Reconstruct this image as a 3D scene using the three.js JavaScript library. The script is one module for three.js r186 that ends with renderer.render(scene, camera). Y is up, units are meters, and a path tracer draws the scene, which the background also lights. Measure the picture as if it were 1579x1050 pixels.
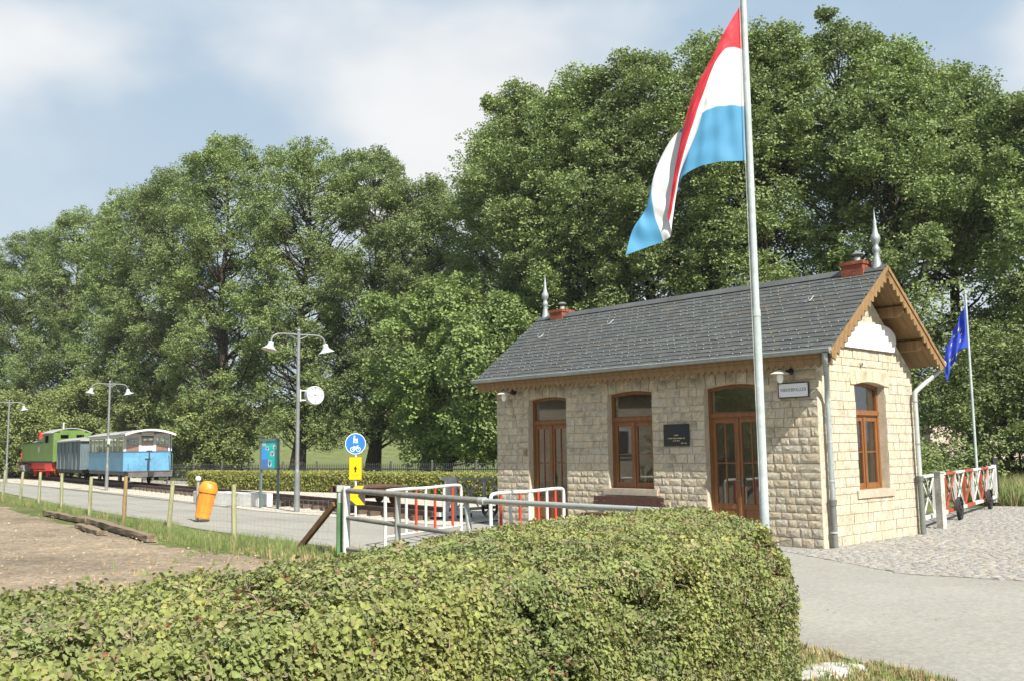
import * as THREE from 'three';
import { mergeGeometries } from 'three/addons/utils/BufferGeometryUtils.js';
import { ImprovedNoise } from 'three/addons/math/ImprovedNoise.js';

// ---------------------------------------------------------------- camera, sky, sun, exposure
const scene = new THREE.Scene();
const camera = new THREE.PerspectiveCamera(38.66, 1024 / 680, 0.1, 1500);
camera.position.set(0, 1.7, 0);
camera.rotation.set(0.11175, 0, -0.01306, 'YXZ');
scene.add(camera);

const renderer = new THREE.WebGLRenderer({ antialias: true });
renderer.setSize(1024, 680);
renderer.toneMapping = THREE.LinearToneMapping;
renderer.toneMappingExposure = 2.0;
renderer.shadowMap.enabled = true;

const SUN = new THREE.Vector3(2.08, 4.4, 3.67).normalize();
const sun = new THREE.DirectionalLight(0xffffff, 5.0);
sun.color.setRGB(1, 0.945, 0.85);
sun.position.copy(SUN).multiplyScalar(120).add(new THREE.Vector3(0, 0, -30));
sun.target.position.set(0, 0, -30);
sun.castShadow = true;
sun.shadow.radius = 1;
sun.shadow.mapSize.set(4096, 4096);
Object.assign(sun.shadow.camera, { left: -90, right: 90, top: 90, bottom: -90, near: 1, far: 300 });
scene.add(sun, sun.target);

// ---------------------------------------------------------------- noise and random
const perlin = new ImprovedNoise();
const N3 = (x, y, z) => perlin.noise(x, y, z);
function fbm3(x, y, z, o = 5) { let s = 0, a = 0.5; for (let i = 0; i < o; i++) { s += a * N3(x, y, z); x *= 2.03; y *= 2.03; z *= 2.03; a *= 0.5; } return s; }
function rng(seed) { let a = seed >>> 0; return () => { a = (a + 0x6D2B79F5) | 0; let t = Math.imul(a ^ (a >>> 15), 1 | a); t = (t + Math.imul(t ^ (t >>> 7), 61 | t)) ^ t; return ((t ^ (t >>> 14)) >>> 0) / 4294967296; }; }
const mix = (a, b, t) => a + (b - a) * t, clamp = (v, a = 0, b = 1) => Math.min(b, Math.max(a, v));
const sstep = (a, b, v) => { const t = clamp((v - a) / (b - a)); return t * t * (3 - 2 * t); };

// ---------------------------------------------------------------- sky: pale blue air with thin, broken white cloud
{
  const W = 2048, H = 1024, data = new Float32Array(W * H * 4);
  const k = 1 / 2.0;
  // a broad bank of cloud stands ahead; other banks of the same kind lie round the sky
  const banks = [[-0.02, 0.36, 0.24, 0.13], [-0.56, 0.37, 0.24, 0.06, 0.6], [0.62, 0.36, 0.12, 0.10],  [-0.10, 0.26, 0.12, 0.05], [1.5, 0.6, 0.5, 0.25], [2.6, 0.4, 0.5, 0.2], [-1.7, 0.55, 0.5, 0.25], [-2.7, 0.35, 0.4, 0.15], [0.3, 0.95, 0.5, 0.25], [-1.1, 1.1, 0.6, 0.2]];
  for (let j = 0; j < H; j++) {
    const el = ((j + 0.5) / H - 0.5) * Math.PI;
    for (let i = 0; i < W; i++) {
      const o = (j * W + i) * 4, az = ((i + 0.5) / W - 0.5) * 2 * Math.PI;
      const dx = Math.cos(el) * Math.cos(az), dz = Math.cos(el) * Math.sin(az), dy = Math.sin(el);
      let r, g, b;
      if (dy < -0.02) { r = 0.3; g = 0.3; b = 0.27; }
      else {
        const e = Math.max(0, dy), t = Math.pow(1 - e, 1.7);
        r = mix(0.25, 0.70, t); g = mix(0.42, 0.80, t); b = mix(0.63, 0.875, t);
        const a = Math.atan2(dx, -dz);               // bearing from straight ahead
        let bank = 0;
        for (const [ba, be, wa, we, wk] of banks) {
          let da = a - ba; if (da > Math.PI) da -= 2 * Math.PI; if (da < -Math.PI) da += 2 * Math.PI;
          bank = Math.max(bank, (wk || 1) * Math.exp(-(da * da) / (wa * wa) - (el - be) * (el - be) / (we * we)));
        }
        const q = 1 / (e + 0.22), n = fbm3(dx * q * 1.1 + 3.7, dz * q * 1.6 + 1.3, 0.4, 6), n2 = fbm3(dx * 5, dy * 9, dz * 5, 5);
        let c = sstep(0.14, 0.80, bank + n * 0.40 + n2 * 0.5);
        const veil = 0.34 * sstep(-0.4, 0.6, n2 + n * 0.4);
        c = clamp(c * 0.94 + veil * (1 - c));
        const body = 0.92 + 0.07 * n2;
        r = mix(r, body, c); g = mix(g, body * 1.01, c); b = mix(b, body * 1.02, c);
      }
      data[o] = r * k; data[o + 1] = g * k; data[o + 2] = b * k; data[o + 3] = 1;
    }
  }
  const t = new THREE.DataTexture(data, W, H, THREE.RGBAFormat, THREE.FloatType);
  t.mapping = THREE.EquirectangularReflectionMapping; t.colorSpace = THREE.LinearSRGBColorSpace;
  t.magFilter = t.minFilter = THREE.LinearFilter; t.wrapS = THREE.RepeatWrapping; t.needsUpdate = true;
  scene.background = t; scene.environment = t;
}

// ---------------------------------------------------------------- textures (tiling, uv in metres)
function lattice(seed, n) { const r = rng(seed), a = new Float32Array(n * n); for (let i = 0; i < n * n; i++) a[i] = r(); return (x, y) => { x *= n; y *= n; const xi = Math.floor(x), yi = Math.floor(y); let fx = x - xi, fy = y - yi; fx = fx * fx * (3 - 2 * fx); fy = fy * fy * (3 - 2 * fy); const X = ((xi % n) + n) % n, Y = ((yi % n) + n) % n, X1 = (X + 1) % n, Y1 = (Y + 1) % n; return mix(mix(a[Y * n + X], a[Y * n + X1], fx), mix(a[Y1 * n + X], a[Y1 * n + X1], fx), fy); }; }
function tfbm(seed, n0, oct, fall = 0.55) { const L = []; for (let i = 0; i < oct; i++) L.push(lattice(seed + i * 17, n0 << i)); let tot = 0, a = 1; for (let i = 0; i < oct; i++) { tot += a; a *= fall; } return (u, v) => { let s = 0, a = 1; for (const l of L) { s += a * l(u, v); a *= fall; } return s / tot; }; }
function dtex(size, metres, fn, srgb = true) {
  const d = new Uint8Array(size * size * 4);
  for (let j = 0; j < size; j++) for (let i = 0; i < size; i++) { const c = fn(i / size, j / size), o = (j * size + i) * 4; d[o] = clamp(c[0], 0, 255); d[o + 1] = clamp(c[1], 0, 255); d[o + 2] = clamp(c[2], 0, 255); d[o + 3] = 255; }
  const t = new THREE.DataTexture(d, size, size); t.wrapS = t.wrapT = THREE.RepeatWrapping; t.repeat.set(1 / metres, 1 / metres);
  t.magFilter = THREE.LinearFilter; t.minFilter = THREE.LinearMipmapLinearFilter; t.generateMipmaps = true; if (srgb) t.colorSpace = THREE.SRGBColorSpace; t.needsUpdate = true; return t;
}
const lin = (r, g, b) => new THREE.Color().setRGB(r, g, b);
const srgb = (r, g, b) => new THREE.Color().setRGB(r / 255, g / 255, b / 255, THREE.SRGBColorSpace);
const std = (o) => new THREE.MeshStandardMaterial(Object.assign({ roughness: 0.8, metalness: 0 }, o));

const nA = tfbm(11, 4, 6), nB = tfbm(77, 8, 5, 0.7), nC = tfbm(123, 32, 3, 0.8), nD = tfbm(501, 2, 5), nE = tfbm(900, 64, 2, 0.9);
const grainBump = dtex(512, 0.5, (u, v) => { const g = 255 * (0.5 * nB(u, v) + 0.5 * nC(u, v)); return [g, g, g]; }, false);
const greyGrain = (m, amt, seed = 0) => dtex(512, m, (u, v) => { const g = 255 * (1 - amt + amt * (0.9 * nA(u + seed, v) + 0.6 * nC(u, v + seed) - 0.25)); return [g, g, g]; });
const grainTex = greyGrain(0.7, 0.45), softTex = greyGrain(2.3, 0.28, 0.37);

const M = {};
function stoneMat(r, g, b) { return std({ color: lin(r, g, b), map: grainTex, roughness: 0.92, bumpMap: grainBump, bumpScale: 0.0035 }); }
M.stones = [[0.74, 0.645, 0.475], [0.71, 0.625, 0.47], [0.76, 0.67, 0.50], [0.69, 0.615, 0.475], [0.74, 0.63, 0.45], [0.70, 0.63, 0.50]].map((c) => stoneMat(...c));
M.gstones = M.stones;
M.mortar = std({ color: lin(0.66, 0.575, 0.43), map: softTex, roughness: 0.95, bumpMap: grainBump, bumpScale: 0.006 });
M.gmortar = M.mortar;
M.sill = std({ color: lin(0.55, 0.46, 0.36), map: softTex, roughness: 0.85, bumpMap: grainBump, bumpScale: 0.003 });
const woodTex = dtex(512, 1, (u, v) => { const g = nA(u * 6, v * 0.5) * 0.55 + nC(u, v * 0.12) * 0.45; const k = 0.62 + 0.55 * g; return [255 * k, 250 * k, 240 * k]; });
M.doorWood = std({ color: lin(0.235, 0.098, 0.032), map: woodTex, roughness: 0.42, bumpMap: woodTex, bumpScale: 0.0015 });
M.winWood = M.doorWood;
M.barge = std({ color: lin(0.27, 0.168, 0.072), map: woodTex, roughness: 0.6, bumpMap: woodTex, bumpScale: 0.002 });
M.valance = M.beam = M.barge;
M.soffit = M.barge;
M.benchWood = std({ color: lin(0.075, 0.030, 0.020), map: woodTex, roughness: 0.6, bumpMap: woodTex, bumpScale: 0.002 });
M.oldWood = std({ color: lin(0.21, 0.165, 0.115), map: woodTex, roughness: 0.95, bumpMap: woodTex, bumpScale: 0.006 });
M.postWood = std({ color: lin(0.36, 0.38, 0.22), map: woodTex, roughness: 0.9, bumpMap: woodTex, bumpScale: 0.004 });
M.postBrown = std({ color: lin(0.33, 0.24, 0.10), map: woodTex, roughness: 0.9, bumpMap: woodTex, bumpScale: 0.004 });
M.braceWood = std({ color: lin(0.15, 0.08, 0.035), map: woodTex, roughness: 0.9, bumpMap: woodTex, bumpScale: 0.004 });
M.slates = [[0.088, 0.096, 0.092], [0.085, 0.093, 0.090], [0.091, 0.099, 0.095], [0.087, 0.093, 0.087], [0.100, 0.096, 0.080], [0.084, 0.092, 0.091]].map((c) => std({ color: lin(...c), map: softTex, roughness: 0.62, bumpMap: grainBump, bumpScale: 0.003 }));
M.zinc = std({ color: lin(0.42, 0.47, 0.48), map: softTex, roughness: 0.5, metalness: 0.35, bumpMap: grainBump, bumpScale: 0.0008 });
M.zincLight = std({ color: lin(0.58, 0.62, 0.62), map: softTex, roughness: 0.5, metalness: 0.25 });
M.castIron = std({ color: lin(0.20, 0.22, 0.20), map: softTex, roughness: 0.6, metalness: 0.2, bumpMap: grainBump, bumpScale: 0.002 });
M.galv = std({ color: lin(0.50, 0.52, 0.50), map: softTex, roughness: 0.5, metalness: 0.3 });
M.galvOld = std({ color: lin(0.36, 0.35, 0.31), map: grainTex, roughness: 0.7, metalness: 0.15 });
M.lampGrey = std({ color: lin(0.27, 0.29, 0.29), map: softTex, roughness: 0.5, metalness: 0.25 });
M.shade = std({ color: lin(0.50, 0.58, 0.62), map: softTex, roughness: 0.4 });
M.shadeIn = std({ color: lin(0.55, 0.47, 0.36), roughness: 0.5 });
M.poleBlue = std({ color: lin(0.50, 0.57, 0.57), map: softTex, roughness: 0.42 });
M.white = std({ color: lin(0.78, 0.78, 0.75), map: softTex, roughness: 0.45 });
M.whiteDirty = std({ color: lin(0.62, 0.61, 0.56), map: grainTex, roughness: 0.6 });
M.red = std({ color: lin(0.55, 0.065, 0.035), map: softTex, roughness: 0.45 });
M.redFaded = std({ color: lin(0.56, 0.095, 0.045), map: grainTex, roughness: 0.55 });
M.black = std({ color: lin(0.02, 0.02, 0.022), roughness: 0.5 });
M.rubber = std({ color: lin(0.03, 0.03, 0.03), roughness: 0.85 });
M.orange = std({ color: lin(0.90, 0.33, 0.03), map: softTex, roughness: 0.38 });
M.greenPost = std({ color: lin(0.10, 0.24, 0.09), map: grainTex, roughness: 0.6 });
M.rust = std({ color: lin(0.14, 0.065, 0.04), map: grainTex, roughness: 0.9, bumpMap: grainBump, bumpScale: 0.004 });
M.rail = std({ color: lin(0.17, 0.11, 0.085), map: grainTex, roughness: 0.7, metalness: 0.2 });
M.sleeper = std({ color: lin(0.11, 0.085, 0.065), map: woodTex, roughness: 0.95, bumpMap: woodTex, bumpScale: 0.006 });
M.concrete = std({ color: lin(0.66, 0.65, 0.61), map: grainTex, roughness: 0.9, bumpMap: grainBump, bumpScale: 0.004 });
M.plateWhite = std({ color: lin(0.84, 0.84, 0.83), map: softTex, roughness: 0.55 });
M.brick = std({ color: lin(0.40, 0.10, 0.05), map: grainTex, roughness: 0.9, bumpMap: grainBump, bumpScale: 0.004 });
M.brick2 = std({ color: lin(0.34, 0.085, 0.05), map: grainTex, roughness: 0.9, bumpMap: grainBump, bumpScale: 0.004 });
M.interior = std({ color: lin(0.13, 0.085, 0.055), roughness: 0.95 });
M.glass = new THREE.MeshPhysicalMaterial({ color: 0xffffff, transmission: 1, thickness: 0, roughness: 0.02, ior: 2.1, metalness: 0 });
M.opal = new THREE.MeshPhysicalMaterial({ color: lin(0.85, 0.85, 0.83), roughness: 0.12, clearcoat: 0.8, clearcoatRoughness: 0.05 });
M.enamel = std({ color: lin(0.70, 0.66, 0.54), roughness: 0.3 });
M.locoGreen = std({ color: lin(0.15, 0.255, 0.055), map: softTex, roughness: 0.45 });
M.locoGrey = std({ color: lin(0.22, 0.23, 0.22), map: softTex, roughness: 0.6 });
M.locoRed = std({ color: lin(0.70, 0.03, 0.02), roughness: 0.5 });
M.vanBlue = std({ color: lin(0.12, 0.175, 0.215), map: woodTex, roughness: 0.7, bumpMap: woodTex, bumpScale: 0.003 });
M.vanDark = std({ color: lin(0.10, 0.135, 0.155), map: woodTex, roughness: 0.7 });
M.coachBlue = std({ color: lin(0.14, 0.36, 0.56), map: softTex, roughness: 0.4 });
M.coachTrim = std({ color: lin(0.035, 0.13, 0.25), roughness: 0.5 });
M.coachWhite = std({ color: lin(0.76, 0.74, 0.70), map: softTex, roughness: 0.5 });
M.coachRoof = std({ color: lin(0.40, 0.41, 0.40), map: softTex, roughness: 0.7 });
M.coachWood = std({ color: lin(0.34, 0.13, 0.04), map: woodTex, roughness: 0.5 });
M.under = std({ color: lin(0.045, 0.045, 0.045), map: grainTex, roughness: 0.8 });
M.frameGrey = std({ color: lin(0.17, 0.16, 0.155), map: grainTex, roughness: 0.8 });
M.railing = std({ color: lin(0.03, 0.033, 0.036), roughness: 0.55 });
M.boardTeal = std({ color: lin(0.10, 0.14, 0.14), roughness: 0.5 });
M.bark = std({ color: lin(0.085, 0.070, 0.052), map: dtex(512, 1.2, (u, v) => { const g = nA(u * 5, v) * 0.6 + nC(u, v * 0.3) * 0.5; const k = 0.35 + 0.8 * g; return [255 * k, 250 * k, 242 * k]; }), roughness: 0.95, bumpMap: grainBump, bumpScale: 0.02 });
M.twig = std({ color: lin(0.34, 0.26, 0.17), map: grainTex, roughness: 0.9 });
M.hedgeCore = std({ color: lin(0.19, 0.15, 0.085), map: grainTex, roughness: 1 });
// ground materials
M.asphalt = std({ color: lin(0.41, 0.40, 0.365), map: dtex(1024, 4.2, (u, v) => { const c = nD(u, v), f = nE(u * 2, v * 2), s = nC(u * 3, v * 3); const p = nB(u, v); let k = 0.72 + 0.16 * c + 0.13 * (f - 0.5) + 0.12 * (s - 0.5); if (s > 0.80) k -= 0.10; const warm = 6 * (p - 0.5); return [246 * k + warm, 245 * k, 240 * k - warm]; }), roughness: 0.93, bumpMap: grainBump, bumpScale: 0.004 });
M.gravel = std({ color: lin(0.76, 0.73, 0.67), map: dtex(1024, 1.6, (u, v) => { const s = nC(u * 2, v * 2), c = nD(u, v), e = nE(u * 1, v * 1); const k = 0.40 + 0.75 * (0.55 * s + 0.45 * e) + 0.12 * (c - 0.5); return [255 * k, 250 * k, 240 * k]; }), roughness: 0.97, bumpMap: dtex(512, 0.8, (u, v) => { const g = 255 * nC(u, v); return [g, g, g]; }, false), bumpScale: 0.03 });
M.soil = std({ color: lin(0.48, 0.41, 0.31), map: dtex(1024, 5.3, (u, v) => { const c = nD(u, v), s = nC(u * 2, v * 2), f = nE(u * 2, v * 2), b = nB(u, v); const k = 0.50 + 0.32 * c + 0.30 * (s - 0.5) + 0.25 * (f - 0.5) + 0.2 * (b - 0.5); const lt = f > 0.82 ? 30 : 0; return [252 * k + lt, 243 * k + lt, 232 * k + lt]; }), roughness: 1, bumpMap: grainBump, bumpScale: 0.02 });
M.grass = std({ color: lin(0.24, 0.27, 0.08), map: dtex(1024, 6.1, (u, v) => { const c = nD(u, v), s = nC(u * 2, v * 2), b = nB(u, v); const k = 0.55 + 0.35 * (s - 0.5) + 0.35 * (b - 0.5) + 0.3 * c; const dry = 60 * (nA(u, v) - 0.45); return [225 * k + dry, 240 * k, 200 * k + dry * 0.3]; }), roughness: 1, bumpMap: grainBump, bumpScale: 0.03 });
M.dryGrass = std({ color: lin(0.27, 0.225, 0.10), map: M.grass.map, roughness: 1, bumpMap: grainBump, bumpScale: 0.02 });
M.cobbleBed = std({ color: lin(0.47, 0.445, 0.395), map: M.gravel.map, roughness: 1, bumpMap: grainBump, bumpScale: 0.008 });
M.cobbles = [[0.42, 0.405, 0.375], [0.435, 0.41, 0.37], [0.40, 0.395, 0.38], [0.445, 0.41, 0.365], [0.32, 0.325, 0.325], [0.425, 0.41, 0.385], [0.44, 0.42, 0.38]].map((c) => std({ color: lin(...c), map: grainTex, roughness: 0.85, bumpMap: grainBump, bumpScale: 0.004 }));
M.houseWall = std({ color: lin(0.62, 0.50, 0.44), map: softTex, roughness: 0.95 });
M.houseCream = std({ color: lin(0.60, 0.54, 0.42), map: softTex, roughness: 0.95 });
M.tileRoof = std({ color: lin(0.26, 0.105, 0.07), map: grainTex, roughness: 0.85 });
M.tileRoof2 = std({ color: lin(0.12, 0.09, 0.10), map: grainTex, roughness: 0.85 });

// ---------------------------------------------------------------- geometry helpers
const taken = {};
function numbered(n) { if (!(n in taken)) { taken[n] = 0; return n; } taken[n]++; return n + '_' + String(taken[n]).padStart(3, '0'); }
function planarUV(g) {           // uv in metres from the dominant axis of each face
  const p = g.attributes.position, n = g.attributes.normal, uv = new Float32Array(p.count * 2);
  for (let i = 0; i < p.count; i++) {
    const ax = Math.abs(n.getX(i)), ay = Math.abs(n.getY(i)), az = Math.abs(n.getZ(i));
    if (ay >= ax && ay >= az) { uv[2 * i] = p.getX(i); uv[2 * i + 1] = p.getZ(i); } else if (ax >= az) { uv[2 * i] = p.getZ(i); uv[2 * i + 1] = p.getY(i); } else { uv[2 * i] = p.getX(i); uv[2 * i + 1] = p.getY(i); }
  }
  g.setAttribute('uv', new THREE.BufferAttribute(uv, 2)); return g;
}
function norm(g, keepUV) { g = g.index ? g.toNonIndexed() : g; for (const k of Object.keys(g.attributes)) if (!['position', 'normal', 'uv'].includes(k)) g.deleteAttribute(k); if (!g.attributes.normal) g.computeVertexNormals(); if (!keepUV || !g.attributes.uv) planarUV(g); g.morphAttributes = {}; return g; }
function part(name, geos, mat, parent, keepUV) {
  if (!Array.isArray(geos)) geos = [geos];
  geos = geos.map((g) => norm(g, keepUV));
  const g = geos.length === 1 ? geos[0] : mergeGeometries(geos, false);
  const m = new THREE.Mesh(g, mat); m.castShadow = m.receiveShadow = true; m.name = parent ? name : numbered(name); (parent || scene).add(m); return m;
}
function tag(o, label, category, group) { o.userData.label = label; o.userData.category = category; if (group) o.userData.group = group; return o; }
function thing(name, label, category, pos = [0, 0, 0], turn = 0, group) { const o = new THREE.Group(); o.name = numbered(name); o.position.set(...pos); o.rotation.y = turn; tag(o, label, category, group); scene.add(o); return o; }
function struct(name, geos, mat, keepUV) { const m = part(name, geos, mat, null, keepUV); m.userData.kind = 'structure'; return m; }
function copyThing(o, pos, turn, label) { const c = o.clone(); c.name = numbered(o.name.replace(/_\d{3}$/, '')); c.userData = Object.assign({}, o.userData); c.position.set(...pos); c.rotation.y = turn; if (label) c.userData.label = label; scene.add(c); return c; }
const V = (x, y, z) => new THREE.Vector3(x, y, z);
function box(w, h, d, x = 0, y = 0, z = 0, rx = 0, ry = 0, rz = 0) { const g = new THREE.BoxGeometry(w, h, d); if (rx || ry || rz) g.applyMatrix4(new THREE.Matrix4().makeRotationFromEuler(new THREE.Euler(rx, ry, rz))); g.translate(x, y, z); return g; }
function bbox(x0, x1, y0, y1, z0, z1) { return box(Math.abs(x1 - x0), Math.abs(y1 - y0), Math.abs(z1 - z0), (x0 + x1) / 2, (y0 + y1) / 2, (z0 + z1) / 2); }
function rod(a, b, r0, r1 = r0, seg = 8, open = false) { a = V(...a); b = V(...b); const d = b.clone().sub(a), l = d.length(); const g = new THREE.CylinderGeometry(r1, r0, l, seg, 1, open); g.applyQuaternion(new THREE.Quaternion().setFromUnitVectors(V(0, 1, 0), d.normalize())); g.translate((a.x + b.x) / 2, (a.y + b.y) / 2, (a.z + b.z) / 2); return g; }
function bar(a, b, w, t, up = [0, 1, 0]) { a = V(...a); b = V(...b); const d = b.clone().sub(a), l = d.length(); const x = d.clone().normalize(); let y = V(...up); const z = x.clone().cross(y).normalize(); y = z.clone().cross(x); const g = new THREE.BoxGeometry(l, w, t); g.applyMatrix4(new THREE.Matrix4().makeBasis(x, y, z)); g.translate((a.x + b.x) / 2, (a.y + b.y) / 2, (a.z + b.z) / 2); return g; }
function tube(pts, r, seg = 8, n = 24, closed = false) { return new THREE.TubeGeometry(new THREE.CatmullRomCurve3(pts.map((p) => V(...p)), closed, 'centripetal'), n, r, seg, closed); }
function lathe(pts, seg = 20) { return new THREE.LatheGeometry(pts.map(([r, y]) => new THREE.Vector2(r, y)), seg); }
function shape(pts) { const s = new THREE.Shape(); pts.forEach(([x, y], i) => (i ? s.lineTo(x, y) : s.moveTo(x, y))); s.closePath(); return s; }
function sheet(pts, y) { const g = new THREE.ShapeGeometry(shape(pts)); g.applyMatrix4(new THREE.Matrix4().makeRotationX(-Math.PI / 2)); g.translate(0, y, 0); return g; } // pts as [x, metres ahead]
function inside(pts, x, y) { let c = false; for (let i = 0, j = pts.length - 1; i < pts.length; j = i++) { const [xi, yi] = pts[i], [xj, yj] = pts[j]; if ((yi > y) !== (yj > y) && x < ((xj - xi) * (y - yi)) / (yj - yi) + xi) c = !c; } return c; }
function edgeDist(pts, x, y) { let m = 1e9; for (let i = 0, j = pts.length - 1; i < pts.length; j = i++) { const [ax, ay] = pts[j], [bx, by] = pts[i]; const t = clamp(((x - ax) * (bx - ax) + (y - ay) * (by - ay)) / ((bx - ax) ** 2 + (by - ay) ** 2)); m = Math.min(m, Math.hypot(x - ax - t * (bx - ax), y - ay - t * (by - ay))); } return m; }
function canvasTex(w, h, draw) { const c = document.createElement('canvas'); c.width = w; c.height = h; draw(c.getContext('2d'), w, h); const t = new THREE.CanvasTexture(c); t.colorSpace = THREE.SRGBColorSpace; return t; }

// ---------------------------------------------------------------- the ground
struct('hill', (() => { const g = new THREE.PlaneGeometry(900, 160, 60, 10); g.rotateX(-Math.PI / 2); const p = g.attributes.position; for (let i = 0; i < p.count; i++) { const x = p.getX(i), z = p.getZ(i) - 260; const k = sstep(-185, -300, z); p.setXYZ(i, x, -0.6 + k * (16 + 7 * fbm3(x * 0.012, 2, 5, 3)), z); } g.computeVertexNormals(); return g; })(), M.grass);
struct('grassland', (() => { const g = new THREE.PlaneGeometry(1400, 1400); g.rotateX(-Math.PI / 2); g.translate(0, -0.03, -300); return g; })(), M.grass);
const asphaltPts = [[-52, 92], [-36.2, 69], [-25, 47.6], [-14.5, 32.4], [-7.0, 22.2], [-4.7, 19.4], [-2.2, 16.6], [-1.2, 13], [0.6, 10.4], [2.2, 9.8], [2.5, 8.42], [2.72, 7.9], [2.95, 7.55], [3.25, 6.8], [3.9, 5], [5, 1], [6, -8], [40, -8], [40, 18], [14.2, 26.4], [13.0, 26.9], [8.4, 22.6], [3, 26], [0, 24.3], [-1.4, 22.2], [-7.6, 29.0], [-15.5, 40.7], [-37.6, 69.6], [-50, 87]];
struct('road', sheet(asphaltPts, -0.004), M.asphalt);
struct('track_bed', sheet([[-1.4, 22.25], [-7.6, 29.05], [-15.5, 40.75], [-37.6, 69.65], [-60, 100], [-52, 106], [-32, 78], [-12, 48.6], [-1, 34], [3, 30.5], [4.5, 27.4], [2.6, 26.5], [-0.2, 24.4]], 0.002), M.gravel);

// bare soil of the paddock, a broken surface
const soilPts = [[-1.0, 11.5], [-3.2, 15.1], [-5.6, 17.9], [-7.6, 20.3], [-10.2, 23.6], [-13.8, 28.6], [-17.9, 34.4], [-40, 64], [-60, 40], [-60, 4], [-8, 1], [-3, 3]];
{
  const pos = [], st = 0.22; const H = (x, d) => 0.012 + 0.05 * fbm3(x * 0.7, d * 0.7, 1.5, 3) + 0.035 * fbm3(x * 2.6, d * 2.6, 7.1, 3) - 0.05 * (1 - sstep(0, 0.8, edgeDist(soilPts, x, d)));
  const jit = (x, d) => [x + 0.12 * N3(x * 3.1, d * 3.1, 9), d + 0.12 * N3(x * 3.1, d * 3.1, 17)];
  for (let x = -30; x < 0; x += st) for (let d = 3; d < 42; d += st) {
    if (!inside(soilPts, x + st / 2, d + st / 2)) continue;
    const c = [[x, d], [x + st, d], [x + st, d + st], [x, d + st]].map(([a, b]) => jit(a, b)).map(([a, b]) => [a, H(a, b), -b]);
    for (const k of [0, 1, 2, 0, 2, 3]) pos.push(...c[k]);
  }
  const g = new THREE.BufferGeometry(); g.setAttribute('position', new THREE.Float32BufferAttribute(pos, 3)); g.computeVertexNormals();
  struct('soil', g, M.soil);
  struct('soil_margin', sheet([[-30, 3], [-29.9, 42], [-25.5, 44.2], [-40, 63.6], [-60, 70], [-60, 4]], -0.01), M.soil);
}

// ---------------------------------------------------------------- the station building (own axes: x along the long front, z out of it; corner of front and gable at the origin)
const YAW = -0.815627;
const station = thing('station_building', 'small cream stone station house with slate roof and brown doors', 'station', [5.117, 0, -16.31], YAW);
const BL = -8, BW = -3.6, EAVE = 3.2, RIDGE = 4.86;
// openings in the front: [x0, x1, sill, spring, crown]
const OPEN = [[-6.97, -5.83, 0.06, 2.77, 2.82], [-4.67, -3.53, 0.9, 2.78, 2.83], [-2.30, -1.07, 0.06, 2.77, 2.83]];
const GOPEN = [1.32, 2.47, 0.9, 2.77, 2.83];            // in the gable, measured from the corner
function archPath(x0, x1, y0, ys, yc, P = THREE.Path) { const p = new P(); p.moveTo(x0, y0); p.lineTo(x1, y0); p.lineTo(x1, ys); for (let i = 1; i <= 10; i++) { const t = i / 10, x = mix(x1, x0, t); p.lineTo(x, ys + (yc - ys) * Math.sin(Math.PI * t)); } p.lineTo(x0, y0); return p; }
const T = 0.33;
// front wall core
let frontWall, gableWall;
{
  const s = shape([[BL, -0.1], [0, -0.1], [0, EAVE], [BL, EAVE]]);
  for (const o of OPEN) s.holes.push(archPath(...o));
  const g = new THREE.ExtrudeGeometry(s, { depth: T, bevelEnabled: false }); g.translate(0, 0, -T - 0.012);
  frontWall = part('wall', g, M.mortar, station);
  const hw = -BW / 2, slope = (RIDGE - EAVE - 0.05) / (hw + 0.3);
  const gs = shape([[0.012, -0.1], [-BW, -0.1], [-BW, EAVE - 0.1], [hw, EAVE - 0.1 + slope * hw + 0.12], [0.012, EAVE - 0.1]]);
  gs.holes.push(archPath(...GOPEN));
  const gg = new THREE.ExtrudeGeometry(gs, { depth: T, bevelEnabled: false }); gg.rotateY(Math.PI / 2); gg.translate(-T - 0.012, 0, 0);
  gableWall = part('wall', gg, M.gmortar, station);
  part('wall', [bbox(BL, -T - 0.02, -0.1, EAVE, BW, BW + T)], M.mortar, station);
  const gl = new THREE.ExtrudeGeometry(shape([[0.35, -0.1], [-BW - 0.35, -0.1], [-BW - 0.35, EAVE], [hw, EAVE + slope * hw], [0.35, EAVE]]), { depth: T - 0.02, bevelEnabled: false }); gl.rotateY(Math.PI / 2); gl.translate(BL + 0.005, 0, 0);
  part('wall', gl, M.mortar, station);
  part('floor', bbox(BL + T, -T - 0.02, -0.08, 0.04, BW + T, -T - 0.02), M.interior, station);
  part('ceiling', bbox(BL + T + 0.01, -T - 0.03, 3.1, 3.14, BW + T + 0.01, -T - 0.03), M.interior, station);
}
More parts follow.
